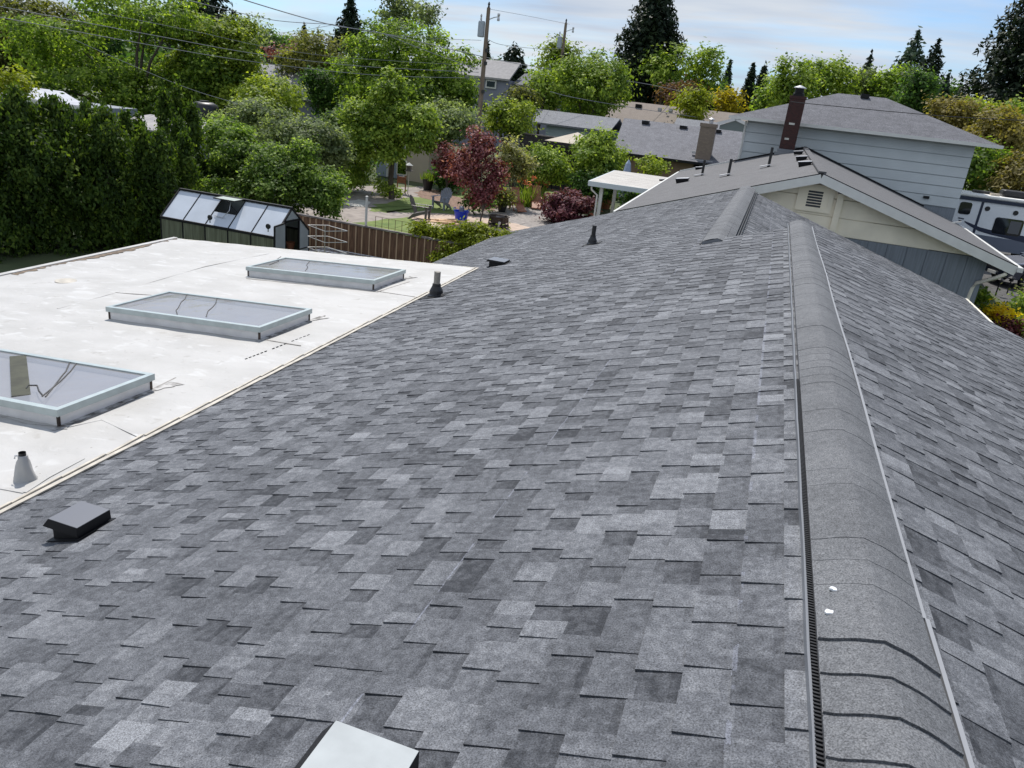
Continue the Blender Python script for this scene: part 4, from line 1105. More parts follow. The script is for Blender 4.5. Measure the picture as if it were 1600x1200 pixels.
mb = MB(); q = [Vector((a.x - 1.5, 32, a.z - 0.55)), Vector((b.x, 32, a.z - 0.55)), Vector((b.x, 34, a.z + 0.03)), Vector((a.x, 34, a.z + 0.03))]; mb.hexa([v + Vector((0, 0, -.07)) for v in q] + q)
part('roof', mb, mat('weathered_shed_roof', (0.27, 0.26, 0.27), 0.8, col2=(0.36, 0.34, 0.33), scale=2), H10)
mb = MB(); mb.span(a.x - 1, b.x - .4, 32.4, 34, 0, a.z - 0.5); part('wall', mb, M['grey_band'], H10)
p = atY(320, 172, 37); WT = thing('storage_tank', 'dark rounded tank behind the low shed roof', 'tank', (p.x, 37, 0))
mb = MB(); mb.lathe((p.x, 37, 0), [(0.75, 0), (0.75, p.z), (0.68, p.z + 0.3), (0.45, p.z + 0.42)], 18); part('body', mb, M['black_plastic'], WT, smooth=True)
mb = MB(); mb.lathe((p.x, 37, p.z + 0.42), [(0.25, 0), (0.25, 0.08)], 14); part('lid', mb, M['black_plastic'], WT)
# garden shed behind the front tree
a, b = atY(640, 205, 45.5), atY(672, 283, 45.5)
H11 = thing('garden_shed', 'tan garden shed with grey-blue doors behind the small orchard tree', 'shed', (-22, 46, 0))
mb = MB(); mb.span(atY(592, 240, 45.5).x, atY(671, 240, 45.5).x, 45.5, 49, 0, a.z); part('wall', mb, mat('shed_tan_board', (0.42, 0.36, 0.28), 0.8, var=0.06, scale=1), H11)
mb = MB(); mb.span(atY(590, 240, 45.5).x - .3, atY(673, 240, 45.5).x + .3, 45.2, 49.3, a.z, a.z + 0.12); part('roof', mb, M['shingle_far'], H11, tone=[.5] * 6)
for px in (597, 623):
    q0 = atY(px, 250, 45.5); mb = MB(); mb.span(q0.x - 0.35, q0.x + 0.4, 45.42, 45.5, 0.05, 2.1); dd = part('door', mb, mat('shed_door_blue_grey', (0.23, 0.27, 0.33), 0.7), H11)
    mb = MB(); mb.span(q0.x + 0.40, q0.x + 0.48, 45.40, 45.5, 0.05, 2.15); part('jamb', mb, M['white_paint'], dd)

# ------------------------------------------------------------------ greenhouse
GX0, GX1, GYF, GYR, GYB, GE, GR, GB = -17.55, -13.45, 19.12, 20.0, 20.92, 1.12, 1.88, -0.6
GH = thing('greenhouse', 'black framed greenhouse with clear roof panels and an open roof vent', 'greenhouse', ((GX0 + GX1) / 2, GYR, GB))
nb = 5; bw = (GX1 - GX0) / nb
for k in range(nb):
    a, b = GX0 + k * bw + 0.02, GX0 + (k + 1) * bw - 0.02
    for sgn, ye in ((-1, GYF), (1, GYB)):
        lo, hi = Vector((0, ye, GE)), Vector((0, GYR, GR))
        t1 = 1.0
        if k == 2 and sgn < 0: t1 = 0.48
        m1 = lo.lerp(hi, t1)
        mb = MB(); q = [Vector((a, lo.y, lo.z)), Vector((b, lo.y, lo.z)), Vector((b, m1.y, m1.z)), Vector((a, m1.y, m1.z))]
        if sgn > 0: q = q[::-1]
        mb.hexa(q + [v + Vector((0, 0, 0.008)) for v in q]); part('roof_panel', mb, M['poly_roof'], GH)
        mb = MB(); mb.span(a, b, ye - 0.005, ye + 0.005, GB + 0.1, GE - 0.02); part('wall_panel', mb, M['poly_side'], GH)
mb = MB(); R = 0.035
for ye in (GYF, GYB):
    mb.bar((GX0, ye, GE), (GX1, ye, GE), 0.055, 0.075); mb.bar((GX0, ye, GB + 0.05), (GX1, ye, GB + 0.05), 0.06, 0.1)
    for k in range(nb + 1):
        x = GX0 + k * bw; mb.bar((x, ye, GB), (x, ye, GE), 0.04, 0.04)
        mb.bar((x, ye, GE + 0.012), (x, GYR, GR + 0.012), 0.03 if 0 < k < nb else 0.05, 0.02 if 0 < k < nb else 0.05)
mb.bar((GX0, GYR, GR + 0.03), (GX1 + 0.02, GYR, GR + 0.03), 0.09, 0.06)
for x in (GX0, GX1):
    for yy_ in (GYR - 0.38, GYR + 0.38): mb.bar((x, yy_, GB), (x, yy_, GE + 0.42), 0.04, 0.05)
    mb.bar((x, GYR - .38, GE + .40), (x, GYR + .38, GE + .40), 0.04, 0.05); mb.bar((x, GYF, 0.55), (x, GYR - .38, 0.55), 0.03, 0.03); mb.bar((x, GYR + .38, 0.6), (x, GYB, 0.6), 0.03, 0.03)
    mb.bar((x, GYF, GB + .05), (x, GYB, GB + .05), 0.06, 0.08)
part('frame', mb, M['black_metal'], GH)
for x in (GX0, GX1):
    for (ya, yb) in ((GYF + .02, GYR - .4), (GYR + .4, GYB - .02)):
        za = GE + (GR - GE) * ((ya - GYF) / (GYR - GYF) if ya < GYR else (GYB - ya) / (GYB - GYR)); zb = GE + (GR - GE) * ((yb - GYF) / (GYR - GYF) if yb < GYR else (GYB - yb) / (GYB - GYR))
        mb = MB(); mb.extr([(x - .004, ya, GB + .1), (x - .004, yb, GB + .1), (x - .004, yb, zb - .02), (x - .004, ya, za - .02)], (0.008, 0, 0)); part('end_panel', mb, M['poly_end'], GH)
    mb = MB(); mb.extr([(x - .004, GYR - .36, GE + .44), (x - .004, GYR + .36, GE + .44), (x - .004, GYR, GR - .03)], (0.008, 0, 0)); part('end_panel', mb, M['poly_end'], GH)
# open door leaf
mb = MB(); dx, dy = GX1 + 0.03, GYR - 0.38; ang = math.radians(-78); L_ = 0.74
d0 = Vector((dx, dy, 0)); d1 = d0 + Vector((math.sin(-ang) * 0.15, -L_, 0))
zt, zb = GE + 0.38, GB + 0.05
for (p, q) in (((d0, zb), (d0, zt)), ((d1, zb), (d1, zt)), ((d0, zt), (d1, zt)), ((d0, zb), (d1, zb)), ((d0, .45), (d1, .45))):
    mb.bar(p[0] + Vector((0, 0, p[1])), q[0] + Vector((0, 0, q[1])), 0.035, 0.045)
dr = part('door', mb, M['black_metal'], GH)
mb = MB(); mb.hexa([d0 + Vector((0, 0, zb)), d1 + Vector((0, 0, zb)), d1 + Vector((.008, 0, zb)), d0 + Vector((.008, 0, zb)), d0 + Vector((0, 0, zt)), d1 + Vector((0, 0, zt)), d1 + Vector((.008, 0, zt)), d0 + Vector((.008, 0, zt))]); part('pane', mb, M['poly_end'], dr)
# roof vent leaf held open
a, b = GX0 + 2 * bw + .03, GX0 + 3 * bw - .03
hy, hz_ = GYR - 0.02, GR + 0.03; ey, ez_ = GYR - 0.50, GR + 0.02
mb = MB(); mb.hexa([(a, ey, ez_), (b, ey, ez_), (b, hy, hz_), (a, hy, hz_), (a, ey, ez_ + .014), (b, ey, ez_ + .014), (b, hy, hz_ + .014), (a, hy, hz_ + .014)])
vl = part('roof_vent', mb, mat('vent_leaf_panel', (0.42, 0.46, 0.40), 0.35), GH)
mb = MB()
for p, q in (((a, ey), (b, ey)), ((a, ey), (a, hy)), ((b, ey), (b, hy))): mb.bar((p[0], p[1], ez_ + 0.007), (q[0], q[1], (ez_ if q[1] == ey else hz_) + 0.007), 0.03, 0.03)
part('vent_frame', mb, M['black_metal'], vl)
mb = MB(); xm = (a + b) / 2; mb.tube([(a + .1, GYF + .28, GE + .28), (xm + .05, GYF + .25, GE + .27), (xm + .25, GYF + .3, GE + .5), (xm + .1, GYR - .3, GR)], 0.012, 6); part('vent_arm', mb, M['lead'], vl)
# two solar lamps clipped to the eave
for (px, py) in ((328, 343), (419, 357)):
    p = atY(px, py, GYF - 0.05)
    SLp = thing('solar_lamp', 'round black solar lamp on the greenhouse eave by the ' + ('open vent' if px == 328 else 'open door'), 'lamp', p, 0, 'solar lamps on the greenhouse')
    mb = MB(); mb.lathe((0, 0, 0), [(0.02, -.03), (0.075, -.025), (0.08, 0.015), (0.06, 0.03)], 14)
    mb.v = [(v[0], -v[2], v[1] + 0.06) for v in mb.v]
    part('head', mb, M['black_plastic'], SLp, local=True); mb = MB(); mb.tube([(0, 0, -0.10), (0, 0, 0.0)], 0.02, 8); part('bracket', mb, M['lead'], SLp, local=True)
# potting bench and red pot seen through the door
p = atX(454, 372, GX1 - 0.5)
PT = tag(part('flower_pot', MB().lathe((p.x, p.y, 0.42), [(0.09, 0), (0.14, 0.24), (0.15, 0.24), (0.15, 0.29)], 14), M['terracotta'], None), 'terracotta pot on the bench inside the greenhouse door', 'pot')
BN = thing('potting_bench', 'grey potting bench inside the greenhouse', 'bench', (-15.5, 20.4, GB))
mb = MB(); mb.span(-17.3, -13.7, 19.9, 20.8, 0.37, 0.415); part('bench_top', mb, M['alum'], BN)
for x in (-17.2, -15.5, -13.8):
    mb = MB(); mb.span(x - .03, x + .03, 20.6, 20.66, GB, 0.37); part('leg', mb, M['alum'], BN)

# ------------------------------------------------------------------ board fence, post, wire panel, cages
FN = thing('board_fence', 'weathered brown board fence behind the greenhouse', 'fence', (-11, 22.15, -0.6))
FZ = 1.30
mb = MB(); rg = random.Random(4); x = -22.5
mb2 = MB()
while x < -6.9:
    w = rg.uniform(0.17, 0.215); dz = rg.uniform(-0.02, 0.01); zt = FZ - (x + 14) * 0.012 + dz
    mb.span(x, x + w, 22.15, 22.17, -0.6, zt)
    if x > -16: mb2.span(x + w + 0.008, x + w + 0.05, 22.135, 22.176, -0.6, zt - 0.01)
    x += w + 0.058
part('boards', mb, M['wood_fence'], FN); part('lit_battens', mb2, M['wood_tan_sunlit'], FN)  # tan battens paint the narrow sunlit edges between the darker boards
mb = MB(); mb.bar((-22.5, 22.16, FZ + 0.13), (-6.9, 22.16, FZ - 0.06), 0.10, 0.05); mb.bar((-22.5, 22.19, 0.2), (-6.9, 22.19, 0.1), 0.05, 0.09); part('cap_rail', mb, M['wood_rail'], FN)
p = Vector((-12.2, 22.32, 0)); PS = tag(part('metal_post', MB().tube([p, p + Vector((0, 0, 2.22))], 0.04, 10).lathe(p + Vector((0, 0, 2.22)), [(0.048, 0), (0.048, 0.02), (0.02, 0.04)], 10), M['steel_pale'], None), 'pale upright metal post standing behind the board fence', 'post')
WP = thing('wire_netting', 'thin rusty wire garden netting behind the board fence', 'wire netting', (-10.5, 22.6, 0))
mb = MB(); q0, q1 = atY(587, 338, 22.7), atY(660, 352, 22.7)
for k in range(8):
    x = q0.x + (q1.x - q0.x) * k / 7; mb.tube([(x, 22.7, 0.2), (x, 22.7, q0.z + (q1.z - q0.z) * k / 7)], 0.009, 5)
part('uprights', mb, M['rust_rod'], WP)
mb = MB()
for dz in (0.0, -0.3): mb.tube([(q0.x, 22.7, q0.z + dz), (q1.x, 22.7, q1.z + dz)], 0.006, 5)
part('wires', mb, M['rust_rod'], WP)
CG = thing('plant_cage', 'folding wire plant cage with three square rings beside the greenhouse', 'plant cage', (-12.5, 20.4, -0.6))
for k, z in enumerate((1.42, 1.08, 0.74)):
    q = [atY(px, 351 + dy, yy_) for px, dy, yy_ in ((481, 0, 20.3), (508, 10, 19.85), (543, 7, 20.2), (512, 0, 20.75))]
    q = [Vector((v.x, v.y, z + 0.05 * (j == 2))) for j, v in enumerate(q)]
    mb = MB(); mb.tube(q + [q[0]], 0.011, 5); part('ring', mb, M['steel_pale'], CG)
for px in (494, 508):
    p = atY(px, 352, 20.2); mb = MB(); mb.tube([(p.x, 20.2, -0.6), (p.x, 20.2, 1.5)], 0.016, 6); part('stake', mb, M['rod'], CG)
LT = thing('wire_trellis', 'low wire grid trellis lying behind the flat roof edge', 'trellis', (-12.8, 21.0, -0.6))
mb = MB()
for k in range(15): mb.tube([(-13.9 + k * 0.16, 20.9, 0.35), (-13.9 + k * 0.16 + 0.5, 21.9, 0.42)], 0.012, 4)
part('cross_wires', mb, M['lead'], LT); mb = MB()
for k in range(4): mb.tube([(-13.9 + k * .16, 20.9 + k * 0.33, 0.35 + k * .025), (-11.5 + k * .16, 20.9 + k * 0.33, 0.35 + k * .025)], 0.012, 4)
part('long_wires', mb, M['lead'], LT)
for x in (-13.7, -11.6):
    mb = MB(); mb.tube([(x, 21.2, -0.6), (x, 21.2, 0.37)], 0.015, 5); part('leg', mb, M['lead'], LT)

# ------------------------------------------------------------------ garden furniture
def adirondack(name, label, loc, rz, m, s=1.08):
    t = thing(name, label, 'garden chair', loc, rz, 'plastic garden chairs on the lawn')
    def P(nm, f):
        mb = MB(); f(mb); mb.v = [(v[0] * s, v[1] * s, v[2] * s) for v in mb.v]; return part(nm, mb, m, t, local=True, bevel=0.006)
    # faces -Y
    for k in range(6):      # seat slats, rounded front
        y = -0.27 + k * 0.095; z = 0.385 - k * 0.022
        P('seat_slat', lambda mb: mb.box((0, y, z), (0.52, 0.085, 0.022), rx=math.radians(-13)))
    n = 7
    for k in range(n):      # fan back
        u = (k - 3) / 3.0
        x0 = u * 0.20; x1 = u * 0.285; h = 0.78 - 0.17 * u * u
        a = Vector((x0, 0.24, 0.26)); d = Vector((x1 - x0, 0.30, 0.72)); d = d.normalized()
        b = a + d * h
        P('back_slat', lambda mb: mb.bar(a, b, 0.072, 0.02, up=(0, -1, 0.4)))
    P('back_rail', lambda mb: mb.box((0, 0.42, 0.62), (0.56, 0.03, 0.06)))
    for sx in (-1, 1):
        P('front_leg', lambda mb: mb.hexa([(sx * .30 - .035, -.30, 0), (sx * .30 + .035, -.30, 0), (sx * .30 + .035, -.22, 0), (sx * .30 - .035, -.22, 0), (sx * .30 - .03, -.34, .56), (sx * .30 + .03, -.34, .56), (sx * .30 + .03, -.22, .56), (sx * .30 - .03, -.22, .56)]))
        P('rear_leg', lambda mb: mb.extr([(sx * .27 - .02, .55, 0), (sx * .27 - .02, .47, 0), (sx * .27 - .02, -.30, .34), (sx * .27 - .02, -.28, .42), (sx * .27 - .02, .30, .25)], (.04, 0, 0)))
        P('armrest', lambda mb: mb.extr([(sx * .26, -.40, .57), (sx * .40, -.38, .57), (sx * .40, -.1, .57), (sx * .33, .38, .58), (sx * .27, .40, .58)], (0, 0, .025)))
    return t
adirondack('adirondack_chair', 'blue-grey slatted chair facing us on the lawn', atZ(689, 327, 0) , math.radians(-6), M['plastic_grey'])
adirondack('adirondack_chair', 'dark taupe slatted chair seen from behind near the fence', atZ(658, 343, 0), math.radians(100), M['plastic_brown'])
def steamer(label, loc, rz):
    t = thing('steamer_chair', label, 'lounge chair', loc, rz, 'reddish wooden lounge chairs')
    def P(nm, f, par=None, bev=0):
        mb = MB(); f(mb); return part(nm, mb, M['teak'], t, local=True)
    P('backrest', lambda mb: [mb.bar((x, 0.12, 0.36), (x, 0.52, 1.12), 0.062, 0.02, up=(0, -1, .5)) for x in (-.21, -.14, -.07, 0, .07, .14, .21)] + [mb.bar((-.26, .52, 1.13), (.26, .52, 1.13), 0.05, 0.09), mb.bar((-.25, .12, .36), (.25, .12, .36), .04, .05), mb.bar((-.26, .30, .72), (.26, .30, .72), .03, .05)])
    P('seat', lambda mb: [mb.box((x, -0.14, 0.36), (0.062, 0.52, 0.022), rx=math.radians(-4)) for x in (-.21, -.14, -.07, 0, .07, .14, .21)] + [mb.box((0, -.40, .35), (.52, .04, .05))])
    P('footrest', lambda mb: [mb.bar((x, -.42, .35), (x, -.98, .12), 0.062, 0.02) for x in (-.21, -.14, -.07, 0, .07, .14, .21)] + [mb.bar((-.26, -.98, .12), (.26, -.98, .12), .05, .05), mb.bar((-.26, -.6, .25), (.26, -.6, .25), .04, .04)])
    for sx in (-1, 1):
        P('armrest', lambda mb: mb.bar((sx * .29, .30, .60), (sx * .29, -.36, .58), .06, .03))
        P('leg', lambda mb: mb.bar((sx * .28, .42, 0), (sx * .28, -.34, .57), .04, .05)); P('leg', lambda mb: mb.bar((sx * .25, -.40, 0), (sx * .25, .30, .60), .04, .05))
    return t
steamer('left reddish wooden lounge chair with its footrest out', atZ(806, 329, 0), math.radians(38))
steamer('right reddish wooden lounge chair beside the iris clump', atZ(836, 325, 0), math.radians(20))
# fire pit
p = atZ(778, 356, 0)
FP = thing('fire_pit', 'rusty round iron fire pit bowl on the pink paving', 'fire pit', p)
mb = MB(); mb.lathe((0, 0, 0), [(0.28, 0.22), (0.40, 0.26), (0.44, 0.50), (0.50, 0.52), (0.50, 0.55), (0.42, 0.55), (0.38, 0.34), (0.1, 0.28)], 24); part('bowl', mb, M['iron'], FP, local=True)
mb = MB(); mb.lathe((0, 0, 0), [(0.49, 0.12), (0.50, 0.12), (0.50, 0.17), (0.49, 0.17)], 24); part('band', mb, M['iron'], FP, local=True)
for k in range(4):
    a = math.pi / 4 + k * math.pi / 2; mb = MB(); mb.bar((0.52 * math.cos(a), 0.52 * math.sin(a), 0), (0.46 * math.cos(a), 0.46 * math.sin(a), 0.53), 0.05, 0.05); part('leg', mb, M['iron'], FP, local=True)
mb = MB(); rg = random.Random(1)
LGp = FP.location
for k in range(4):
    a = rg.uniform(0, 6.28); mb = MB(); o_ = LGp + Vector((rg.uniform(-.1, .1), rg.uniform(-.1, .1), 0.36 + .05 * k)); mb.tube([o_ - Vector((.2 * math.cos(a), .2 * math.sin(a), 0)), o_ + Vector((.2 * math.cos(a), .2 * math.sin(a), .06))], 0.035, 7)
    tag(part('log', mb, M['wood_rail'], None), 'charred grey log lying in the fire pit', 'log', 'logs in the fire pit')
p = atZ(777, 362, 0); mb = MB(); mb.tube([p, p + Vector((.05, 0, 0.36))], 0.035, 8); mb.tube([p + Vector((.05, 0, .34)), p + Vector((.07, 0, .44))], 0.06, 8); tag(part('garden_lamp', mb, M['lead'], None), 'small silver stake lamp in front of the fire pit', 'lamp')
# blue tub
p = atZ(720, 346, 0); TB = thing('tub', 'bright blue plastic tub holding garden tools', 'tub', p)
mb = MB(); mb.lathe((0, 0, 0), [(0.26, 0), (0.345, 0.46), (0.37, 0.46), (0.37, 0.50), (0.33, 0.50), (0.25, 0.06)], 22); part('body', mb, M['tub'], TB, local=True)
for sx in (-1, 1):
    mb = MB(); mb.tube([(sx * .34, -.12, .48), (sx * .36, -.1, .60), (sx * .36, .1, .60), (sx * .34, .12, .48)], 0.02, 7); part('handle', mb, M['tub'], TB, local=True)
mb = MB(); mb.tube([p + Vector((.12, 0, .2)), p + Vector((.75, .1, 1.05))], 0.018, 7); tag(part('tool_handle', mb, M['wood_tan_sunlit'], None), 'long wooden tool handle leaning out of the blue tub', 'tool')
mb = MB(); mb.lathe(p + Vector((-.02, .05, .35)), [(0.11, 0), (0.12, 0.2), (0.12, .3), (0.06, .36)], 14); tag(part('watering_can', mb, M['plastic_grey'], None), 'dark grey round container sitting in the blue tub', 'container')
mb = MB(); rg = random.Random(8)
for k, (px, py) in enumerate(((690, 344), (695, 347), (702, 349), (698, 343), (706, 345), (688, 347))):
    p = atZ(px, py, 0.05 + 0.045 * k); a = rg.uniform(0.1, 0.7); d = Vector((math.cos(a), math.sin(a), 0.05)) * rg.uniform(.45, .75)
    mb = MB(); mb.bar(p - d, p + d, 0.16, 0.045); tag(part('plank', mb, M['plank'], None), 'fresh sawn plank in the loose pile beside the blue tub', 'plank', 'planks piled by the tub')
def pot(label, px, py, r, h, m, z=0.0):
    p = atZ(px, py, z); mb = MB(); mb.lathe(p, [(r * .7, 0), (r, h), (r * 1.08, h), (r * 1.08, h * 1.1), (r * .92, h * 1.1), (r * .85, h * .8)], 16)
    tag(part('plant_pot', mb, m, None), label, 'pot'); return p + Vector((0, 0, h))
POT1 = pot('black round pot with pale flowers by the lounge chairs', 784, 331, 0.26, 0.34, M['black_plastic'])
POT2 = pot('large black planter beside the lawn behind the blue-grey chair', 668, 297, 0.34, 0.6, M['black_plastic'])
POT3 = pot('rust coloured pot under the pergola', 945, 326, 0.40, 0.6, M['terracotta'])
# bird feeder on a pole
p = atZ(637, 303, 0); BF = thing('bird_feeder', 'bird feeder on a thin pole beside the orchard tree', 'bird feeder', p)
mb = MB(); mb.tube([(0, 0, 0), (0, 0, 1.25)], 0.025, 7); part('pole', mb, M['steel_pale'], BF, local=True); mb = MB(); mb.box((0, 0, 1.27), (0.36, 0.36, 0.04)); mb.box((0, 0, 1.42), (0.2, 0.2, 0.26)); part('feeder', mb, M['wood_rail'], BF, local=True)
mb = MB(); mb.lathe((0, 0, 1.55), [(0.24, 0), (0.24, .02), (0.02, 0.16)], 4); part('roof', mb, M['white_paint'], BF, local=True)
p = atZ(626, 301, 0); GM = thing('garden_mirror', 'arched white framed garden mirror on a rusty stand', 'mirror', p)
mb = MB(); A_ = []
for k in range(13):
    a = math.pi * k / 12; A_.append((0.30 * math.cos(a), 0, 1.55 + 0.30 * math.sin(a)))
A_ = [(0.30, 0, 1.0)] + A_ + [(-0.30, 0, 1.0), (0.30, 0, 1.0)]
mb.tube(A_, 0.035, 6); part('frame', mb, M['white_paint'], GM, local=True)
mb = MB(); mb.extr([(v[0], 0.0, v[2]) for v in A_[:-1]], (0, 0.02, 0)); part('glass', mb, mat('mirror_glass', (0.7, 0.75, 0.72), 0.03, metal=1.0), GM, local=True)
mb = MB(); [mb.bar((x, .05, 0), (x, .05, 1.0), .05, .05) for x in (-.25, .25)]; mb.box((0, .05, .7), (.55, .06, .35)); part('stand', mb, M['teak'], GM, local=True)

# pergola, umbrella, canopy
PG = thing('patio_cover', 'white patio cover with a pale panelled roof beside the neighbour house', 'pergola', (-6.5, 38.5, 0))
pf0, pf1 = atZ(920, 283, 2.5), atZ(1022, 296, 2.5)
pb0, pb1 = atY(962, 266, 40.5), atY(1060, 275, 40.5)
fy = (pf0.y + pf1.y) / 2
q = [Vector((pf0.x, fy, 2.5)), Vector((-4.75, fy, 2.5)), Vector((-4.75, 40.5, pb0.z)), Vector((pb0.x, 40.5, pb0.z))]
for k in range(9):
    a, b = k / 9, (k + 0.97) / 9
    w0, w1, w2, w3 = q[0].lerp(q[3], a), q[1].lerp(q[2], a), q[1].lerp(q[2], b), q[0].lerp(q[3], b)
    mb = MB(); mb.hexa([v + Vector((0, 0, -.02)) for v in (w0, w1, w2, w3)] + [w0, w1, w2, w3]); part('roof_panel', mb, mat('patio_panel', (0.33, 0.31, 0.29), 0.6, col2=(0.47, 0.45, 0.42), scale=1.5, stretch=(0.6, 3, 1), detail=8) if k == 0 else bpy.data.materials['patio_panel'], PG)
mb = MB(); mb.bar(q[0] + Vector((-.03, -.04, -.11)), q[1] + Vector((0, -.04, -.11)), 0.07, 0.22); mb.bar(q[0] + Vector((-.04, 0, -.11)), q[3] + Vector((-.04, 0, -.11)), 0.07, 0.2); part('beam', mb, mat('pale_blue_beam', (0.52, 0.58, 0.62), 0.6), PG)
for x, y in ((pf0.x + 0.55, fy + 0.3), (atY(961, 300, 40.0).x, 40.0)):
    mb = MB(); mb.span(x - .08, x + .08, y - .08, y + .08, 0, 2.6 if y > 39 else 2.3); part('post', mb, M['white_paint'], PG)
x, y = pf0.x + .55, fy + .15
mb = MB(); mb.tube([(x - .45, y - .1, 2.25), (x - .42, y - .05, 2.1), (x - .15, y, 1.9), (x - .12, y, 0.2)], 0.045, 8); part('downspout', mb, M['white_paint'], PG)
p = atY(982, 256, 43); UM = thing('patio_umbrella', 'closed pale blue umbrella standing behind the patio cover', 'umbrella', (p.x, 43, 0))
ph = atY(985, 250, 43).z
mb = MB(); mb.lathe((0, 0, 0), [(0.24, 1.2), (0.27, 1.35), (0.21, ph - .7), (0.13, ph - .2), (0.02, ph)], 10)
mb.v = [(v[0] * (1 + .16 * (i % 2)), v[1] * (1 + .16 * (i % 2)), v[2]) for i, v in enumerate(mb.v)]; part('canopy', mb, M['umbrella_blue'], UM, local=True); mb = MB(); mb.tube([(0, 0, 0), (0, 0, 1.25)], 0.03, 8); part('pole', mb, M['lead'], UM, local=True)
CN = thing('gazebo', 'gazebo with a tan canvas top in front of the dark fence', 'gazebo', (-14, 51, 0))
k0, k1, k2, k3 = atY(851, 219, 49.5), atY(915, 225, 49.5), atY(905, 211, 52.5), atY(890, 209, 52.5)
tz = k3.z; bz = k0.z
mb = MB(); mb.add([Vector((k0.x, 49.5, bz)), Vector((k1.x + .3, 49.5, bz)), Vector((k1.x + .3, 52.5, bz)), Vector((k0.x, 52.5, bz)), Vector((k0.x + 1.7, 51.2, tz + .2)), Vector((k1.x - 1.0, 51.2, tz + .2))], [(0, 1, 5, 4), (1, 2, 5), (2, 3, 4, 5), (3, 0, 4)]); part('canopy', mb, M['canvas'], CN)
mb = MB(); mb.bar((k0.x, 49.46, bz - .16), (k1.x + .3, 49.46, bz - .16), .03, .3); mb.bar((k0.x, 49.46, bz - .16), (k0.x, 52.5, bz - .16), .03, .3); part('valance', mb, mat('dark_valance', (0.03, 0.025, 0.03), 0.9), CN)
for x in (k0.x + .05, k1.x + .2):
    for y in (49.5, 52.4):
        mb = MB(); mb.tube([(x, y, 0), (x, y, bz)], .05, 8); part('post', mb, M['black_metal'], CN)
GRl = thing('barbecue', 'dark covered barbecue beside the gazebo', 'barbecue', atY(835, 228, 49.5) * 1.0)
GRl.location.z = 0
mb = MB(); mb.box((0, 0, 0.95), (1.5, 0.7, 1.9)); part('cover', mb, mat('black_cover', (0.012, 0.012, 0.015), 0.85), GRl, local=True, bevel=0.08); mb = MB(); mb.box((0, -.05, 1.93), (1.2, 0.5, 0.06)); part('top_shelf', mb, M['lead'], GRl, local=True)

# ------------------------------------------------------------------ motorhome and car on the drive
RVY = 45.5
a, b = atY(1480, 300, RVY), atY(1600, 318, RVY)
rx0, rz1 = 8.3, 3.62; rx1 = rx0 + 8.8; zb = 0.95
RV = thing('travel_trailer', 'white travel trailer with navy stripes parked beyond the pale blue wall', 'trailer', (12.5, 46.8, 0.6))
mb = MB(); mb.extr([(rx0, RVY, zb), (rx1, RVY, zb), (rx1, RVY, rz1 - .16), (rx0, RVY, rz1 - .16)], (0, 2.5, 0)); part('body', mb, M['rv_white'], RV)
mb = MB(); mb.span(rx0 - .03, rx1 + .03, RVY - .05, RVY + 2.55, rz1 - .16, rz1); part('roof', mb, M['rv_roof'], RV, bevel=0.06)
mb = MB(); mb.span(rx0, rx1, RVY - .06, RVY - .001, rz1 - .34, rz1 - .165); part('awning_rail', mb, M['rv_navy'], RV)
def rvp(px, py): 
    p = atY(px, py, RVY); return p.x, p.z
def rv_quad(name, pts, m, y0=-.012, par=RV):
    mb = MB(); mb.extr([(x, RVY + y0, z) for x, z in pts], (0, 0.008, 0)); return part(name, mb, m, par)
x0, z0 = rvp(1535, 320); rv_quad('trim_strip', [(x0 - .06, zb), (x0 + .06, zb), (x0 + .06, rz1 - .35), (x0 - .06, rz1 - .35)], M['rv_navy'])
def rrect(x0, x1, z0, z1, r=0.12):
    P = []
    for cx, cz, a0 in ((x1 - r, z1 - r, 0), (x0 + r, z1 - r, 90), (x0 + r, z0 + r, 180), (x1 - r, z0 + r, 270)):
        for k in range(5): a = math.radians(a0 + k * 22.5); P.append((cx + r * math.cos(a), cz + r * math.sin(a)))
    return P
x0 = rvp(1500, 320)[0]; x1 = rvp(1518, 325)[0]; z1 = rvp(1512, 316)[1]; z0 = rvp(1508, 335)[1]
w1 = rv_quad('window', rrect(x0, x1, z0, z1), M['dark_glass'], -.022)
x0 = rvp(1551, 355)[0]; x1 = rvp(1598, 355)[0]; z1 = rvp(1572, 341)[1]; z0 = rvp(1570, 367)[1]
w2 = rv_quad('window', rrect(x0, x1, z0, z1), M['dark_glass'], -.022)
xm = (x0 + x1) / 2
rv_quad('blind', [(xm + .05, z0 + .1), (x1 - .1, z0 + .1), (x1 - .1, z1 - .1), (xm + .05, z1 - .1)], M['blind'], -.03, w2)
for (px, py) in ((1543, 326), (1587, 333)):
    x, z = rvp(px, py); mb = MB(); mb.extr([(x + .12 * math.cos(k * .393), RVY - .03, z + .12 * math.sin(k * .393)) for k in range(16)], (0, .03, 0)); part('speaker', mb, M['black_plastic'], RV)
sw = [(1507, 346, .03), (1516, 351, .07), (1530, 358, .10), (1548, 363, .11), (1570, 368, .12), (1600, 374, .16)]
pts = [rvp(a, b) for a, b, _ in sw] + [(rx1 - 1, rvp(1600, 374)[1] - .25)]; ws = [w for *_, w in sw] + [.2]
rv_quad('swoosh', [(p[0], p[1] + w) for p, w in zip(pts, ws)] + [(p[0], p[1] - w) for p, w in reversed(list(zip(pts, ws)))], M['rv_navy'], -.016)
sw2 = [(1556, 380, .01), (1575, 384, .12), (1600, 391, .3)]
pts = [rvp(a, b) for a, b, _ in sw2] + [(rx1 - 1, rvp(1600, 391)[1] - .2)]
rv_quad('lower_panel', [(rx0, zb + .01), (rx1, zb + .01), (rx1, zb + .55), (rx0, zb + .75)], mat('rv_slate_panel', (0.12, 0.14, 0.19), 0.35), -.014)
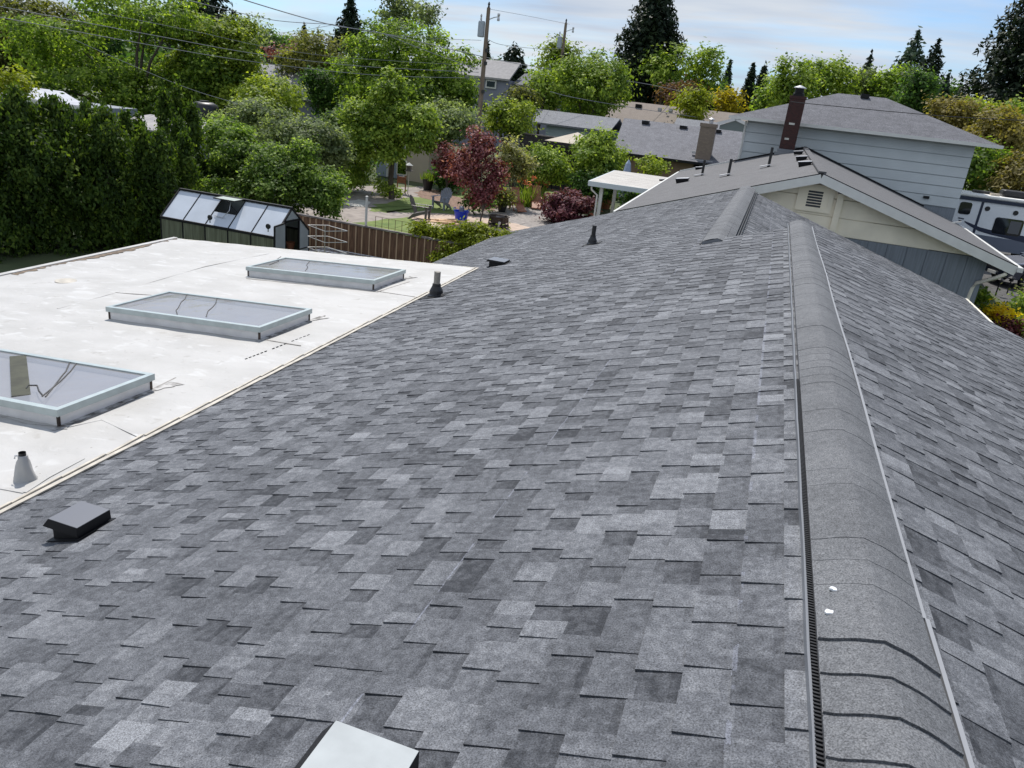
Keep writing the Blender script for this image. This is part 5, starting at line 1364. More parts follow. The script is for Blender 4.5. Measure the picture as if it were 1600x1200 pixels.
x, z = rvp(1503, 341); 
mb = MB(); mb.bar((x - .18, RVY - .004, z), (x + .1, RVY - .004, z - .02), .012, .06); part('lettering', mb, M['rv_navy'], RV); mb = MB(); mb.bar((x - .12, RVY - .004, z - .13), (x + .02, RVY - .004, z - .14), .012, .07); part('lettering', mb, M['rv_navy'], RV)
q = atY(1585, 303, RVY + .9); mb = MB(); mb.box((q.x, RVY + 1.1, rz1 + .17), (1.15, .9, .36)); part('air_conditioner', mb, M['black_plastic'], RV, bevel=0.12)
q = atY(1537, 303, RVY + 1.2); mb = MB(); mb.box((q.x, RVY + 1.5, rz1 + .06), (0.9, .6, .14)); part('roof_hatch', mb, M['black_plastic'], RV, bevel=.03)
q = atY(1553, 308, RVY + .5); mb = MB(); mb.box((q.x, RVY + .5, rz1 + .06), (.4, .3, .12)); part('roof_vent', mb, M['canvas'], RV)
for x in (rx0 + 4.6, rx0 + 5.5):
    mb = MB(); mb.lathe((0, 0, 0), [(.2, -.12), (.36, -.1), (.38, -.06), (.38, .06), (.36, .1)], 20); mb.v = [(v[0] + x, v[2] + RVY + .25, v[1] + 0.98) for v in mb.v]; wv = part('wheel', mb, M['tyre'], RV)
# car
CARX, CARY = 11.75, 36.9
CAR = thing('parked_car', 'dark navy car with silver bonnet and multi-spoke wheels parked before the trailer', 'car', (CARX, CARY, 0.61), math.radians(20))
L2, W2 = 2.45, 0.97         # nose towards -X
prof_ = [(-L2, .42), (-L2 - .02, .70), (-L2 + .10, .92), (-L2 + .35, 1.02), (-0.95, 1.14), (-0.15, 1.62), (0.35, 1.70), (1.35, 1.66), (2.05, 1.45), (2.35, 1.05), (2.42, .70), (2.40, .42), (1.98, .40)]
for cx in (1.50,): prof_ += [(cx + .44 * math.cos(a), .38 + .44 * math.sin(a)) for a in [i * math.pi / 8 for i in range(0, 9)]]
prof_ += [(-0.9, .33)]
prof_ += [(-1.48 + .44 * math.cos(a), .38 + .44 * math.sin(a)) for a in [i * math.pi / 8 for i in range(0, 9)]]
mb = MB()
lower = [p for p in prof_]
def yw(z): return W2 if z < 1.0 else W2 - (z - 1.0) * 0.32
n = len(prof_)
mb.v = [(x, -yw(z), z) for x, z in prof_] + [(x, yw(z), z) for x, z in prof_]
mb.f = [tuple(range(n)), tuple(range(2 * n - 1, n - 1, -1))] + [((i + 1) % n, i, n + i, n + (i + 1) % n) for i in range(n)]
part('body', mb, M['car_paint'], CAR, local=True, bevel=0.03)
mb = MB(); mb.hexa([(-L2 + .30, -.84, 1.0), (-L2 + .30, .84, 1.0), (-1.0, .86, 1.125), (-1.0, -.86, 1.125), (-L2 + .32, -.82, 1.035), (-L2 + .32, .82, 1.035), (-1.0, .84, 1.165), (-1.0, -.84, 1.165)]); part('bonnet', mb, M['car_silver'], CAR, local=True, bevel=.02)
mb = MB(); mb.hexa([(-.92, -.80, 1.17), (-.92, .80, 1.17), (-.18, .68, 1.61), (-.18, -.68, 1.61), (-.95, -.79, 1.19), (-.95, .79, 1.19), (-.21, .67, 1.635), (-.21, -.67, 1.635)]); part('windscreen', mb, M['dark_glass'], CAR, local=True)
for sy in (-1, 1):
    y_ = lambda z: sy * (yw(z) + .004)
    mb = MB(); pts = [(-.78, 1.15), (.30, 1.15), (.30, 1.60), (-.12, 1.55)]; mb.extr([(x, y_(z), z) for x, z in pts], (0, sy * .006, 0)); part('side_window', mb, M['dark_glass'], CAR, local=True)
    mb = MB(); pts = [(.38, 1.15), (1.75, 1.15), (1.45, 1.56), (.38, 1.60)]; mb.extr([(x, y_(z), z) for x, z in pts], (0, sy * .006, 0)); part('side_window', mb, M['dark_glass'], CAR, local=True)
    mb = MB(); mb.box((-.65, sy * 1.08, 1.18), (.16, .22, .15)); part('mirror', mb, M['car_paint'], CAR, local=True, bevel=.03)
    mb = MB(); mb.box((-L2 + .06, sy * .68, .80), (.14, .36, .16)); part('headlight', mb, M['chrome'], CAR, local=True, bevel=.02)
    for cx in (-1.48, 1.50):
        mb = MB(); mb.lathe((0, 0, 0), [(.29, -.12), (.36, -.11), (.385, -.07), (.385, .07), (.36, .11), (.29, .12)], 28); mb.v = [(v[0] + cx, v[2] + sy * (W2 - .10), v[1] + .385) for v in mb.v]; wh = part('wheel', mb, M['tyre'], CAR, local=True)
        mb = MB()
        for k in range(10):
            a = k * math.pi / 5; mb.bar((cx + .05 * math.cos(a), sy * (W2 + .012), .385 + .05 * math.sin(a)), (cx + .275 * math.cos(a), sy * (W2 + .012), .385 + .275 * math.sin(a)), .045, .03, up=(0, 1, 0))
        mb.lathe((0, 0, 0), [(.06, -.02), (.06, .02)], 12); V = mb.v[-24:]; mb.v[-24:] = [(v[0] + cx, v[2] + sy * (W2 + .012), v[1] + .385) for v in V]
        part('rim', mb, M['chrome'], wh, local=True)
mb = MB(); mb.box((-L2 - .01, 0, .74), (.08, 1.0, .2)); part('grille', mb, M['black_plastic'], CAR, local=True); mb = MB(); mb.box((-L2 - .05, 0, .50), (.05, .5, .12)); part('number_plate', mb, M['white_paint'], CAR, local=True)
# path lights by the drive
for (px, py) in ((1555, 462), (1573, 459)):
    p = atZ(px, py, 0.6); t = thing('path_light', 'black path light on a stake, ' + ('left' if px == 1555 else 'right') + ' one of two beside the drive', 'lamp', p, 0, 'path lights by the drive')
    mb = MB(); mb.tube([(0, 0, 0), (0, 0, .5)], .025, 6); part('stake', mb, M['black_metal'], t, local=True); mb = MB(); mb.lathe((0, 0, .5), [(.08, 0), (.08, .12), (.14, .13), (.05, .19)], 10); part('lantern', mb, M['black_metal'], t, local=True)

# ------------------------------------------------------------------ utility poles and wires
def pole(label, px_top, px_bot, Y, tr_px, arm=True):
    t0, t1 = atY(*px_top, Y), atY(*px_bot, Y); t0.x = (t0.x + t1.x) / 2
    t = thing('utility_pole', label, 'utility pole', (t0.x, Y, 0), 0, 'wooden utility poles')
    mb = MB(); mb.tube([(t0.x, Y, 0), (t0.x, Y, t0.z)], .19, 10, r1=.12); part('pole', mb, M['pole_wood'], t)
    q = atY(*tr_px, Y - .3); mb = MB(); mb.lathe((t0.x - .38, Y - .05, q.z - .5), [(.2, 0), (.23, .05), (.23, .9), (.2, .98), (.08, 1.02)], 14); tr = part('transformer', mb, M['transformer'], t)
    mb = MB(); mb.lathe((t0.x - .45, Y - .05, q.z + .5), [(.05, 0), (.07, .1), (.05, .2), (.07, .3), (.03, .4)], 8); part('bushing', mb, M['lead'], tr)
    mb = MB(); mb.tube([(t0.x + .1, Y, t0.z - .7), (t0.x + .45, Y, t0.z - .55), (t0.x + .7, Y, t0.z - .5)], .03, 6); mb.lathe((t0.x + .75, Y, t0.z - .75), [(.09, 0), (.1, .1), (.06, .25), (.1, .35), (.09, .45)], 8); part('cutout', mb, M['lead'], t)
    mb = MB(); mb.lathe((t0.x, Y, t0.z), [(.08, 0), (.06, .15), (.09, .2), (.03, .35)], 8); part('insulator', mb, M['black_plastic'], t)
    for dz in (2.6, 3.4, 5.2):
        mb = MB(); mb.box((t0.x + .16, Y - .12, t0.z - dz), (.16, .2, .22)); part('bracket', mb, M['cable_dark'], t)
    return t0
PT0 = pole('tall wooden utility pole with a grey transformer left of the blue-grey house', (764, 12), (748, 190), 52, (756, 45))
PT1 = pole('smaller wooden utility pole rising from the bright green tree', (885, 36), (874, 118), 74, (878, 66))
def wire(label, pts, r=0.022, m='cable'):
    r *= 0.75
    """pts: (px, py, Y) knots; smooth curve through them"""
    P = [atY(px, py, Y) for px, py, Y in pts]
    out = []
    for i in range(len(P) - 1):
        p0, p1, p2, p3 = P[max(i - 1, 0)], P[i], P[i + 1], P[min(i + 2, len(P) - 1)]
        for k in range(8):
            t = k / 8; out.append(0.5 * ((2 * p1) + (p2 - p0) * t + (2 * p0 - 5 * p1 + 4 * p2 - p3) * t * t + (3 * p1 - p0 - 3 * p2 + p3) * t ** 3))
    out.append(P[-1])
    mb = MB(); mb.tube(out, r, 5)
    tag(part('overhead_cable', mb, M[m], None), label, 'cable', 'overhead cables')
wire('upper of the two long pale cables crossing the left trees to the pole', [(-60, -2, 26), (0, 10, 28), (250, 57, 36), (400, 84, 42), (560, 103, 47), (748, 113, 52)])
wire('lower of the two long pale cables crossing the left trees to the pole', [(-60, 16, 26), (0, 27, 28), (250, 73, 36), (400, 97, 42), (582, 117, 47), (747, 122, 52)])
wire('third faint cable above the pair, through the tops of the left trees', [(130, 15, 32), (300, 48, 38), (410, 72, 42), (530, 89, 47), (747, 103, 52)], 0.014)
wire('thick cable falling from the top edge to the splice and on to the pole', [(350, -14, 30), (382, 0, 32), (510, 37, 40), (600, 53, 44), (752, 88, 52)], 0.034)
wire('cable sagging above the left trees and meeting the splice', [(285, -2, 30), (400, 26, 35), (450, 34, 37), (520, 38, 40)], 0.022)
wire('thin cable rising from the dark distant trees to the splice', [(436, 52, 60), (480, 46, 50), (520, 39, 40)], 0.018)
wire('twisted service drop slanting down across the round green tree', [(600, 53, 44), (660, 77, 46), (720, 99, 49), (748, 108, 52)], 0.024)
wire('straight cable over the round green tree reaching the pole bracket', [(520, 38, 44), (600, 53, 46), (680, 60, 48), (752, 63, 52)], 0.016)
wire('thin service drop slanting across the dark tree above the hedge', [(112, 60, 30), (225, 110, 29), (300, 140, 28.5), (372, 162, 28)], 0.013)
wire('pale cable running from the tall pole behind the bright trees', [(752, 88, 52), (800, 98, 56), (870, 110, 64), (1020, 133, 74), (1100, 152, 82)], 0.03)
wire('slack cable leaving the tall pole towards the smaller pole', [(763, 62, 52), (785, 70, 56), (840, 76, 66), (880, 76, 74)], 0.022)
wire('high thin cable leaving the top of the tall pole', [(764, 14, 52), (830, 26, 60), (890, 38, 74)], 0.016)
wire('lower cable crossing the bright green tree towards the bungalow', [(860, 143, 58), (900, 153, 60), (1000, 170, 66), (1110, 186, 72)], 0.026)
wire('dark cable crossing the hip roof of the pale blue upper storey', [(1235, 158, 39), (1255, 161, 39), (1400, 175, 39), (1500, 183, 39), (1640, 190, 39)], 0.022, 'cable_dark')
# no cables hang above the flat roof; skylight reflections are modelled tubes

# ------------------------------------------------------------------ vegetation
G_ = {}
G_['deep'] = leaf_mat('leaf_deep_green', (0.021, 0.050, 0.014), (0.053, 0.112, 0.029), (0.118, 0.201, 0.047))
G_['mid'] = leaf_mat('leaf_mid_green', (0.035, 0.071, 0.013), (0.134, 0.211, 0.033), (0.325, 0.421, 0.075))
G_['yellow'] = leaf_mat('leaf_yellow_green', (0.071, 0.112, 0.014), (0.217, 0.287, 0.036), (0.435, 0.489, 0.068), 0.35)
G_['olive'] = leaf_mat('leaf_olive_green', (0.059, 0.073, 0.024), (0.136, 0.147, 0.041), (0.236, 0.236, 0.077))
G_['bright'] = leaf_mat('leaf_bright_green', (0.059, 0.112, 0.015), (0.191, 0.274, 0.038), (0.407, 0.489, 0.095), 0.35)
G_['lime'] = leaf_mat('leaf_lime', (0.12, 0.155, 0.012), (0.24, 0.28, 0.022), (0.40, 0.42, 0.05), 0.35)
G_['grey'] = leaf_mat('leaf_grey_green', (0.065, 0.088, 0.045), (0.153, 0.198, 0.099), (0.325, 0.380, 0.217))
G_['lilac'] = leaf_mat('leaf_lilac_green', (0.021, 0.047, 0.012), (0.095, 0.163, 0.030), (0.299, 0.393, 0.122))
G_['cedar'] = leaf_mat('hedge_cedar_green', (0.017, 0.036, 0.007), (0.058, 0.104, 0.016), (0.18, 0.24, 0.040), 0.42)
G_['fir'] = leaf_mat('conifer_dark_green', (0.007, 0.015, 0.008), (0.016, 0.029, 0.014), (0.036, 0.054, 0.023), 0.12)
G_['spruce'] = leaf_mat('spruce_blue_green', (0.025, 0.05, 0.035), (0.05, 0.085, 0.055), (0.09, 0.13, 0.085), 0.15)
G_['plum'] = leaf_mat('plum_leaf', (0.04, 0.009, 0.013), (0.16, 0.04, 0.05), (0.42, 0.20, 0.21), 0.3)
G_['jmaple'] = leaf_mat('maple_purple_leaf', (0.04, 0.010, 0.017), (0.11, 0.03, 0.045), (0.22, 0.09, 0.11), 0.25)
G_['copper'] = leaf_mat('copper_leaf', (0.05, 0.026, 0.018), (0.10, 0.055, 0.036), (0.17, 0.10, 0.06))
G_['gold'] = leaf_mat('golden_brown_leaf', (0.085, 0.074, 0.022), (0.175, 0.148, 0.045), (0.29, 0.245, 0.085), 0.4)
G_['amber'] = leaf_mat('yellow_leaf', (0.16, 0.13, 0.012), (0.32, 0.26, 0.02), (0.50, 0.42, 0.04))
G_['cream'] = leaf_mat('variegated_leaf', (0.10, 0.11, 0.05), (0.24, 0.24, 0.12), (0.42, 0.40, 0.25))
G_['grass'] = leaf_mat('grass_blade', (0.05, 0.085, 0.015), (0.10, 0.16, 0.03), (0.18, 0.25, 0.05))
G_['petal_y'] = leaf_mat('yellow_petal', (0.45, 0.32, 0.01), (0.62, 0.47, 0.015), (0.75, 0.6, 0.04))
G_['petal_r'] = leaf_mat('coral_petal', (0.35, 0.09, 0.05), (0.5, 0.16, 0.10), (0.62, 0.3, 0.2))
G_['petal_w'] = leaf_mat('white_petal', (0.5, 0.5, 0.45), (0.65, 0.64, 0.58), (0.75, 0.74, 0.7))

def unit(v): return v / np.maximum(1e-9, np.linalg.norm(v, axis=1))[:, None]
def leaf_quads(rg, C, N, L, W, droop=0.0):
    n = len(C)
    nn = unit(N + rg.normal(size=(n, 3)) * 0.6)
    t = rg.normal(size=(n, 3)); t[:, 2] -= droop
    t = unit(t - nn * (t * nn).sum(1)[:, None]); b = np.cross(nn, t)
    l = (L * rg.uniform(0.65, 1.35, n))[:, None] * 0.5; w = (W * rg.uniform(0.65, 1.35, n))[:, None] * 0.5
    fold = nn * (w * rg.uniform(-0.3, 0.5, (n, 1)))
    V = np.stack([C - t * l, C + b * w + fold, C + t * l, C - b * w + fold], axis=1)
    return V.reshape(-1, 3)

def dist_of(p): return (Vector(p) - CC).length

def crown_pts(rg, cen, rad, n_lobes, n_leaf, leaf, per=22, shell=0.72, lobe=(0.34, 0.52), low=-0.55, flat=1.0):
    n_lobes = int(n_lobes * 1.7)
    """clusters of leaves over the surface of several lobes set round the crown"""
    cen = np.array(cen, float); rad = np.array(rad, float)
    k = np.arange(n_lobes) + 0.5
    phi = np.arccos(1 - 2 * k / n_lobes); th = math.pi * (1 + 5 ** 0.5) * k + rg.uniform(0, 6.28)
    D = np.stack([np.cos(th) * np.sin(phi), np.sin(th) * np.sin(phi), np.cos(phi)], 1) + rg.normal(size=(n_lobes, 3)) * 0.22
    D = unit(D)
    D[:, 2] = np.maximum(D[:, 2], low)
    LC = D * (rg.uniform(0.42, 0.78, n_lobes))[:, None]
    LR = rg.uniform(lobe[0] * 0.62, lobe[1] * 0.82, n_lobes)
    LC = np.vstack([LC, [[0, 0, 0.0]]]); LR = np.append(LR, 0.45)
    K = max(6, n_leaf // per)
    w = LR ** 2; w /= w.sum()
    li = rg.choice(len(LR), K * 4, p=w)
    d = unit(rg.normal(size=(K * 4, 3)) + np.array([0, 0, 0.25]))
    P = LC[li] + d * (LR[li] * rg.uniform(shell, 1.06, K * 4))[:, None]
    # keep mostly outer clusters
    dd = np.linalg.norm(P[:, None, :] - LC[None], axis=2) - LR[None] * 0.86
    ok = (dd.min(1) > -0.10) | (rg.random(K * 4) < 0.12)
    P, d = P[ok][:K], d[ok][:K]
    out = unit(P * np.array([1, 1, 1.0]) + d * 0.8)
    K = len(P)
    tone = rg.normal(0.5, 0.2, K)
    s = rg.uniform(0.5, 1.35, K) * leaf * 1.5
    C = (P * rad + cen)[:, None, :] + rg.normal(size=(K, per, 3)) * s[:, None, None] * np.array([1, 1, 0.7 * flat])
    N = np.repeat(out[:, None, :], per, 1) + np.array([0, 0, 0.7])
    T = np.repeat(tone[:, None], per, 1) + rg.normal(0, 0.16, (K, per))
    return C.reshape(-1, 3), N.reshape(-1, 3), T.ravel(), LC * rad + cen

def limb_mesh(rg, base, top_z, cr, LC, r0, fork=0.35):
    mb = MB(); base = Vector(base); f = base + Vector((rg.normal() * 0.1, rg.normal() * 0.1, (top_z - base.z) * fork))
    mb.tube([base + Vector((0, 0, -0.1)), base.lerp(f, 0.5) + Vector((rg.normal() * .06, rg.normal() * .06, 0)), f], r0, 9, r1=r0 * 0.72)
    idx = rg.permutation(len(LC))[:min(len(LC), 9)]
    for i in idx:
        e = Vector(LC[i]); m = f.lerp(e, 0.5) + Vector((rg.normal() * 0.12, rg.normal() * 0.12, 0.12 * (e - f).length))
        mb.tube([f, m, e], r0 * 0.45, 6, r1=r0 * 0.08)
    return mb

TREE_N = [0]
def tree(name, label, cat, cx, ytop, ybot, w, Y, g, lobes=12, dens=1.0, leaf=None, trunk=0.16, base=None, group=None, per=22, depth=1.0, low=-0.85, lobe=(0.34, 0.52), z0=0.0, crown='crown', aspect=0.62, tone_shift=0.0, flat=1.0, masses=None):
    """deciduous tree or bush with its crown between two heights seen in the picture"""
    TREE_N[0] += 1
    rg = np.random.default_rng(100 + TREE_N[0])
    t_, b_ = atY(cx, ytop, Y), atY(cx, ybot, Y)
    mid = (t_ + b_) / 2; d = dist_of(mid)
    r = w / 2 * d / F_PX; h = max(0.3, (t_.z - b_.z) / 2)
    ry = r * depth
    lf = leaf or max(0.045, d * 0.0034)
    area = math.pi * r * h
    n = int(dens * 5.0 * area / (lf * lf * aspect * 0.5))
    n = min(n, 34000)
    cen = (mid.x, Y, mid.z)
    if masses:       # an uneven crown made of several overlapping masses: (px, top, bottom, width, extra depth)
        parts_ = []
        tot = sum(m[3] * (m[2] - m[1]) for m in masses)
        for m in masses:
            a_, c_ = atY(m[0], m[1], Y), atY(m[0], m[2], Y); q = (a_ + c_) / 2
            rr = m[3] / 2 * d / F_PX; hh = max(.2, (a_.z - c_.z) / 2)
            nn = int(min(dens * 5.0 * math.pi * rr * hh / (lf * lf * aspect * 0.5), 34000 * m[3] * (m[2] - m[1]) / tot))
            parts_.append(crown_pts(rg, (q.x, Y + m[4] * r, q.z), (rr, rr * depth, hh), max(4, int(lobes * (m[3] * (m[2] - m[1]) / tot) ** .6)), nn, lf, per, low=low, lobe=lobe, flat=flat))
        C, N, T, LC = [np.concatenate([p_[k] for p_ in parts_]) for k in range(4)]
    else:
        C, N, T, LC = crown_pts(rg, cen, (r, ry, h), lobes, n, lf, per, low=low, lobe=lobe, flat=flat)
    keep = C[:, 2] > z0 + 0.02
    C, N, T = C[keep], N[keep], T[keep] + tone_shift
    bx = base or (mid.x, Y)
    t = thing(name, label, cat, (bx[0], bx[1], z0), 0, group)
    V = leaf_quads(rg, C, N, lf * 1.25, lf * 1.25 * aspect) - np.array([bx[0], bx[1], z0])
    o = bulk(crown, V, len(C), G_[g], T); o.parent = t
    if trunk:
        part('trunk' if trunk > 0.05 else 'stem', limb_mesh(rg, (bx[0], bx[1], z0), mid.z, r, LC, trunk, 0.5 if b_.z > 1.0 else 0.25), M['bark'], t)
    return t

def conifer(name, label, cx, ytop, ybot, w, Y, g='fir', levels=26, dens=1.0, droop=0.25, power=0.9, leaf=None, trunk=0.3, ragged=0.25, wtop=0.05, core=True, z0=0.0, group=None, width_fn=None):
    TREE_N[0] += 1
    rg = np.random.default_rng(400 + TREE_N[0])
    t_, b_ = atY(cx, ytop, Y), atY(cx, ybot, Y)
    bx = b_.x; d = dist_of((t_ + b_) / 2); R = w / 2 * d / F_PX; H = t_.z - b_.z
    lf = leaf or max(0.06, d * 0.0036)
    Cs, Ns, Ts = [], [], []
    for k in range(levels):
        f = (k + rg.uniform(0, 0.8)) / levels             # 0 bottom, 1 top
        z = b_.z + H * f
        L = R * (width_fn(f) if width_fn else (max(wtop, (1 - f) ** power)))
        nb = max(5, int(13 * (L / R) ** 0.5))
        for j in range(nb):
            a = j * 2 * math.pi / nb + rg.uniform(-0.3, 0.3) + k
            Lb = L * rg.uniform(1 - ragged, 1 + ragged * 0.5)
            m = max(5, int(dens * 2.6 * Lb / lf))
            s = rg.uniform(0.12, 1.0, m) ** 0.75
            p = np.zeros((m, 3)); p[:, 0] = math.cos(a) * Lb * s; p[:, 1] = math.sin(a) * Lb * s
            p[:, 2] = z - droop * Lb * s ** 1.6 + rg.normal(0, lf * 0.8, m)
            wdt = (0.05 + 0.17 * (1 - np.abs(2 * s - 1.0))) * Lb
            side = rg.normal(0, 0.6, m) * wdt
            p[:, 0] += -math.sin(a) * side; p[:, 1] += math.cos(a) * side
            Cs.append(p)
            nrm = np.zeros((m, 3)); nrm[:, 2] = 0.7; nrm[:, 0] = math.cos(a) * .6; nrm[:, 1] = math.sin(a) * .6
            Ns.append(nrm); Ts.append(np.full(m, rg.normal(0.45, 0.15)) + rg.normal(0, 0.14, m) + 0.15 * (s - 0.5))
    C = np.vstack(Cs); N = np.vstack(Ns); T = np.concatenate(Ts)
    C[:, 0] += bx; C[:, 1] += Y
    if len(C) > 34000:
        i = rg.permutation(len(C))[:34000]; C, N, T = C[i], N[i], T[i]; 
    t = thing(name, label, 'tree', (bx, Y, z0), 0, group)
    V = leaf_quads(rg, C, N, lf * 1.7, lf * 0.75, droop=0.4) - np.array([bx, Y, z0])
    o = bulk('crown', V, len(C), G_[g], T); o.parent = t
    mb = MB(); mb.tube([(bx, Y, z0 - .1), (bx, Y, b_.z + H * 0.5), (bx, Y, b_.z + H * 0.97)], trunk, 9, r1=0.03); part('trunk', mb, M['bark'], t)
    return t

def column(name, label, cx, ytop, w, X=None, Y=None, g='cedar', z0=-0.6, group=None, dens=1.0, tip=0.5, leaf=None, cat='hedge tree'):
    """upright cedar: sprays standing up round a tapering column"""
    TREE_N[0] += 1
    rg = np.random.default_rng(700 + TREE_N[0])
    t_ = atY(cx, ytop, Y); d = dist_of(t_); R = w / 2 * d / F_PX; H = t_.z - z0
    lf = leaf or max(0.045, d * 0.0032)
    n = int(min(24000, dens * 6.0 * R * H / (lf * lf * 0.3)))
    K = n // 14
    f = rg.uniform(0.0, 1.0, K) ** 0.9; a = rg.uniform(0, 2 * math.pi, K)
    ph = rg.uniform(0, 6.28, 4)
    prof_ = np.minimum(1.0, ((1 - f) / tip) ** 0.62) * (0.86 + 0.16 * np.sin(f * 9 + a * 2 + ph[0]) + 0.14 * np.sin(f * 17 - a * 3 + ph[1]) + 0.10 * np.sin(f * 31 + a + ph[2]))
    rr = R * prof_ * np.where(rg.random(K) < 0.3, rg.uniform(0.25, 0.75, K), rg.uniform(0.75, 1.08, K))
    P = np.stack([np.cos(a) * rr, np.sin(a) * rr, f * H], 1)
    C = P[:, None, :] + rg.normal(size=(K, 14, 3)) * np.array([1, 1, 2.0]) * lf * 0.85
    N = np.stack([np.cos(a), np.sin(a), 0.35 + 0 * a], 1)[:, None, :] + np.zeros((K, 14, 3))
    T = rg.normal(0.42, 0.16, K)[:, None] + rg.normal(0, 0.15, (K, 14))
    C = C.reshape(-1, 3); N = N.reshape(-1, 3); T = T.ravel()
    m = len(C); nn = unit(N + rg.normal(size=(m, 3)) * 0.55)
    t = np.zeros((m, 3)); t[:, 2] = 1; t += rg.normal(size=(m, 3)) * 0.6
    t = unit(t - nn * (t * nn).sum(1)[:, None]); b = np.cross(nn, t)
    l = lf * 0.8 * rg.uniform(.6, 1.4, m)[:, None]; w_ = lf * 0.40 * rg.uniform(.6, 1.4, m)[:, None]
    V = np.stack([C - t * l, C + b * w_, C + t * l, C - b * w_], 1).reshape(-1, 3)
    o = thing(name, label, cat, (t_.x, Y, z0), 0, group)
    c = bulk('foliage', V, m, G_[g], T); c.parent = o
    mb = MB(); mb.tube([(t_.x, Y, z0), (t_.x, Y, z0 + H * 0.9)], 0.09, 7, r1=0.02); part('trunk', mb, M['bark'], o)
    return o

# --- clipped and unclipped cedars of the hedge, near to far
hg = 'cedars of the dark hedge'
for i, (cx, yt, w, Y, g, tip, lab) in enumerate([
    (-45, 150, 120, 17.6, 'cedar', .5, 'dark hedge cedar cut by the left picture edge'),
    (22, 150, 92, 18.6, 'cedar', .35, 'broad hedge cedar under the pale shed roof, first from the left'),
    (84, 163, 112, 19.8, 'cedar', .30, 'widest olive toned cedar of the hedge, right of the first one'),
    (136, 170, 50, 21.2, 'cedar', .35, 'narrow cedar beside the end of the pale shed roof'),
    (160, 174, 78, 20.6, 'cedar', .28, 'bulky rounded cedar left of the notch in the hedge'),
    (195, 186, 34, 22.2, 'cedar', .5, 'slim cedar right in front of the low shed roof'),
    (216, 190, 40, 23.4, 'cedar', .4, 'dark cedar behind the two round topped ones'),
    (222, 206, 32, 21.4, 'cedar', .22, 'small round topped cedar, left of a pair'),
    (250, 208, 44, 21.8, 'cedar', .22, 'larger round topped cedar, right of a pair'),
    (255, 152, 34, 25.0, 'cedar', .7, 'pointed cedar rising above the hedge, shorter of two spires'),
    (276, 139, 26, 26.0, 'cedar', .8, 'tallest thin pointed cedar spire of the hedge'),
    (300, 168, 36, 26.0, 'cedar', .6, 'pointed cedar at the right end of the hedge beside the lilac'),
    (278, 192, 42, 24.0, 'cedar', .35, 'dark cedar just under the two spires'),
    (288, 214, 34, 23.0, 'cedar', .3, 'low cedar just behind the greenhouse roof end'),
]):
    column('cedar', lab, cx, yt, w, Y=Y, g=g, group=hg, tip=tip)
# dark lawn beside the flat roof

# --- left background
tree('large_tree', 'big layered dark green tree filling the upper left behind the hedge', 'tree', 205, -30, 205, 300, 46, 'mid', 26, 1.0, trunk=.35, lobe=(.26, .42), masses=[(230, -30, 90, 190, 0), (130, 20, 130, 150, -.3), (175, 85, 180, 200, -.2), (110, 110, 190, 110, -.5), (250, 95, 200, 170, .1), (215, 150, 210, 170, -.1), (310, 60, 170, 110, .2)])
tree('large_tree', 'broad yellow-green topped tree right of the big layered tree', 'tree', 345, 22, 190, 190, 50, 'yellow', 20, 1.0, trunk=.3, lobe=(.3, .45), tone_shift=-.1, masses=[(335, 20, 100, 140, 0), (385, 50, 140, 90, -.2), (300, 70, 170, 120, 0), (370, 100, 190, 130, -.1), (330, 130, 195, 150, 0)])
tree('tree', 'dull olive tree at the far left edge of the picture', 'tree', 25, -25, 150, 180, 52, 'olive', 14, .9, trunk=.3, tone_shift=-.1)
tree('shrub', 'small yellow-green shrub on the corner of the pale shed roof', 'shrub', 16, 106, 152, 52, 29, 'lime', 6, .8, trunk=.04, tone_shift=-.15)
conifer('conifer_tree', 'dark conifer top showing behind the yellow-green tree at the top edge', 318, -70, 60, 150, 75, 'fir', 22, 1.0, droop=.3)
tree('tree', 'thin half bare tree top against the sky beside the yellow-green tree', 'tree', 398, 20, 75, 50, 62, 'grey', 7, .22, trunk=.12)
tree('tree', 'yellow-green rounded tree below the cables, left of the grey roof', 'tree', 425, 112, 190, 105, 40, 'yellow', 10, 1.0, trunk=.18, tone_shift=-.03)
tree('tree', 'grey-green feathery tree in front of the yellow-green one', 'tree', 435, 145, 275, 220, 34, 'grey', 18, .95, trunk=.16, lobe=(.28, .42), masses=[(405, 145, 240, 130, 0), (470, 172, 265, 130, -.1), (515, 190, 275, 80, 0), (360, 170, 240, 90, .1)])
tree('lilac_bush', 'large dark lilac bush with pale leaf glints beside the greenhouse', 'bush', 425, 200, 345, 215, 27.0, 'lilac', 20, 1.15, trunk=.12, lobe=(.28, .42), masses=[(385, 195, 300, 120, 0), (450, 215, 320, 140, -.1), (345, 215, 320, 90, .1), (420, 255, 350, 190, -.2), (505, 262, 345, 80, 0)])
tree('lilac_bush', 'lower green bush at the right foot of the large lilac', 'bush', 500, 250, 340, 80, 28.5, 'lilac', 8, 1.1, trunk=.07, tone_shift=.05)
tree('bush', 'bright lilac branches over the wire hedge end', 'bush', 350, 180, 250, 90, 28, 'lilac', 8, 1.0, trunk=.07, tone_shift=.12)
tree('bush', 'feathery bright green bush between the lilac and the orchard tree', 'bush', 548, 252, 300, 70, 37, 'bright', 6, 1.0, trunk=.06, leaf=.11)
tree('bush', 'shadowy bush at the dark gap behind the feathery green bush', 'bush', 540, 225, 290, 100, 42, 'deep', 7, 1.0, trunk=.06)
tree('tree', 'olive yellow tree right of the grey roof with layered boughs', 'tree', 500, 48, 165, 120, 66, 'olive', 13, 1.0, trunk=.25, tone_shift=.05)
tree('tree', 'dark leafy tree under the olive yellow boughs', 'tree', 505, 105, 185, 70, 58, 'deep', 8, 1.0, trunk=.2)
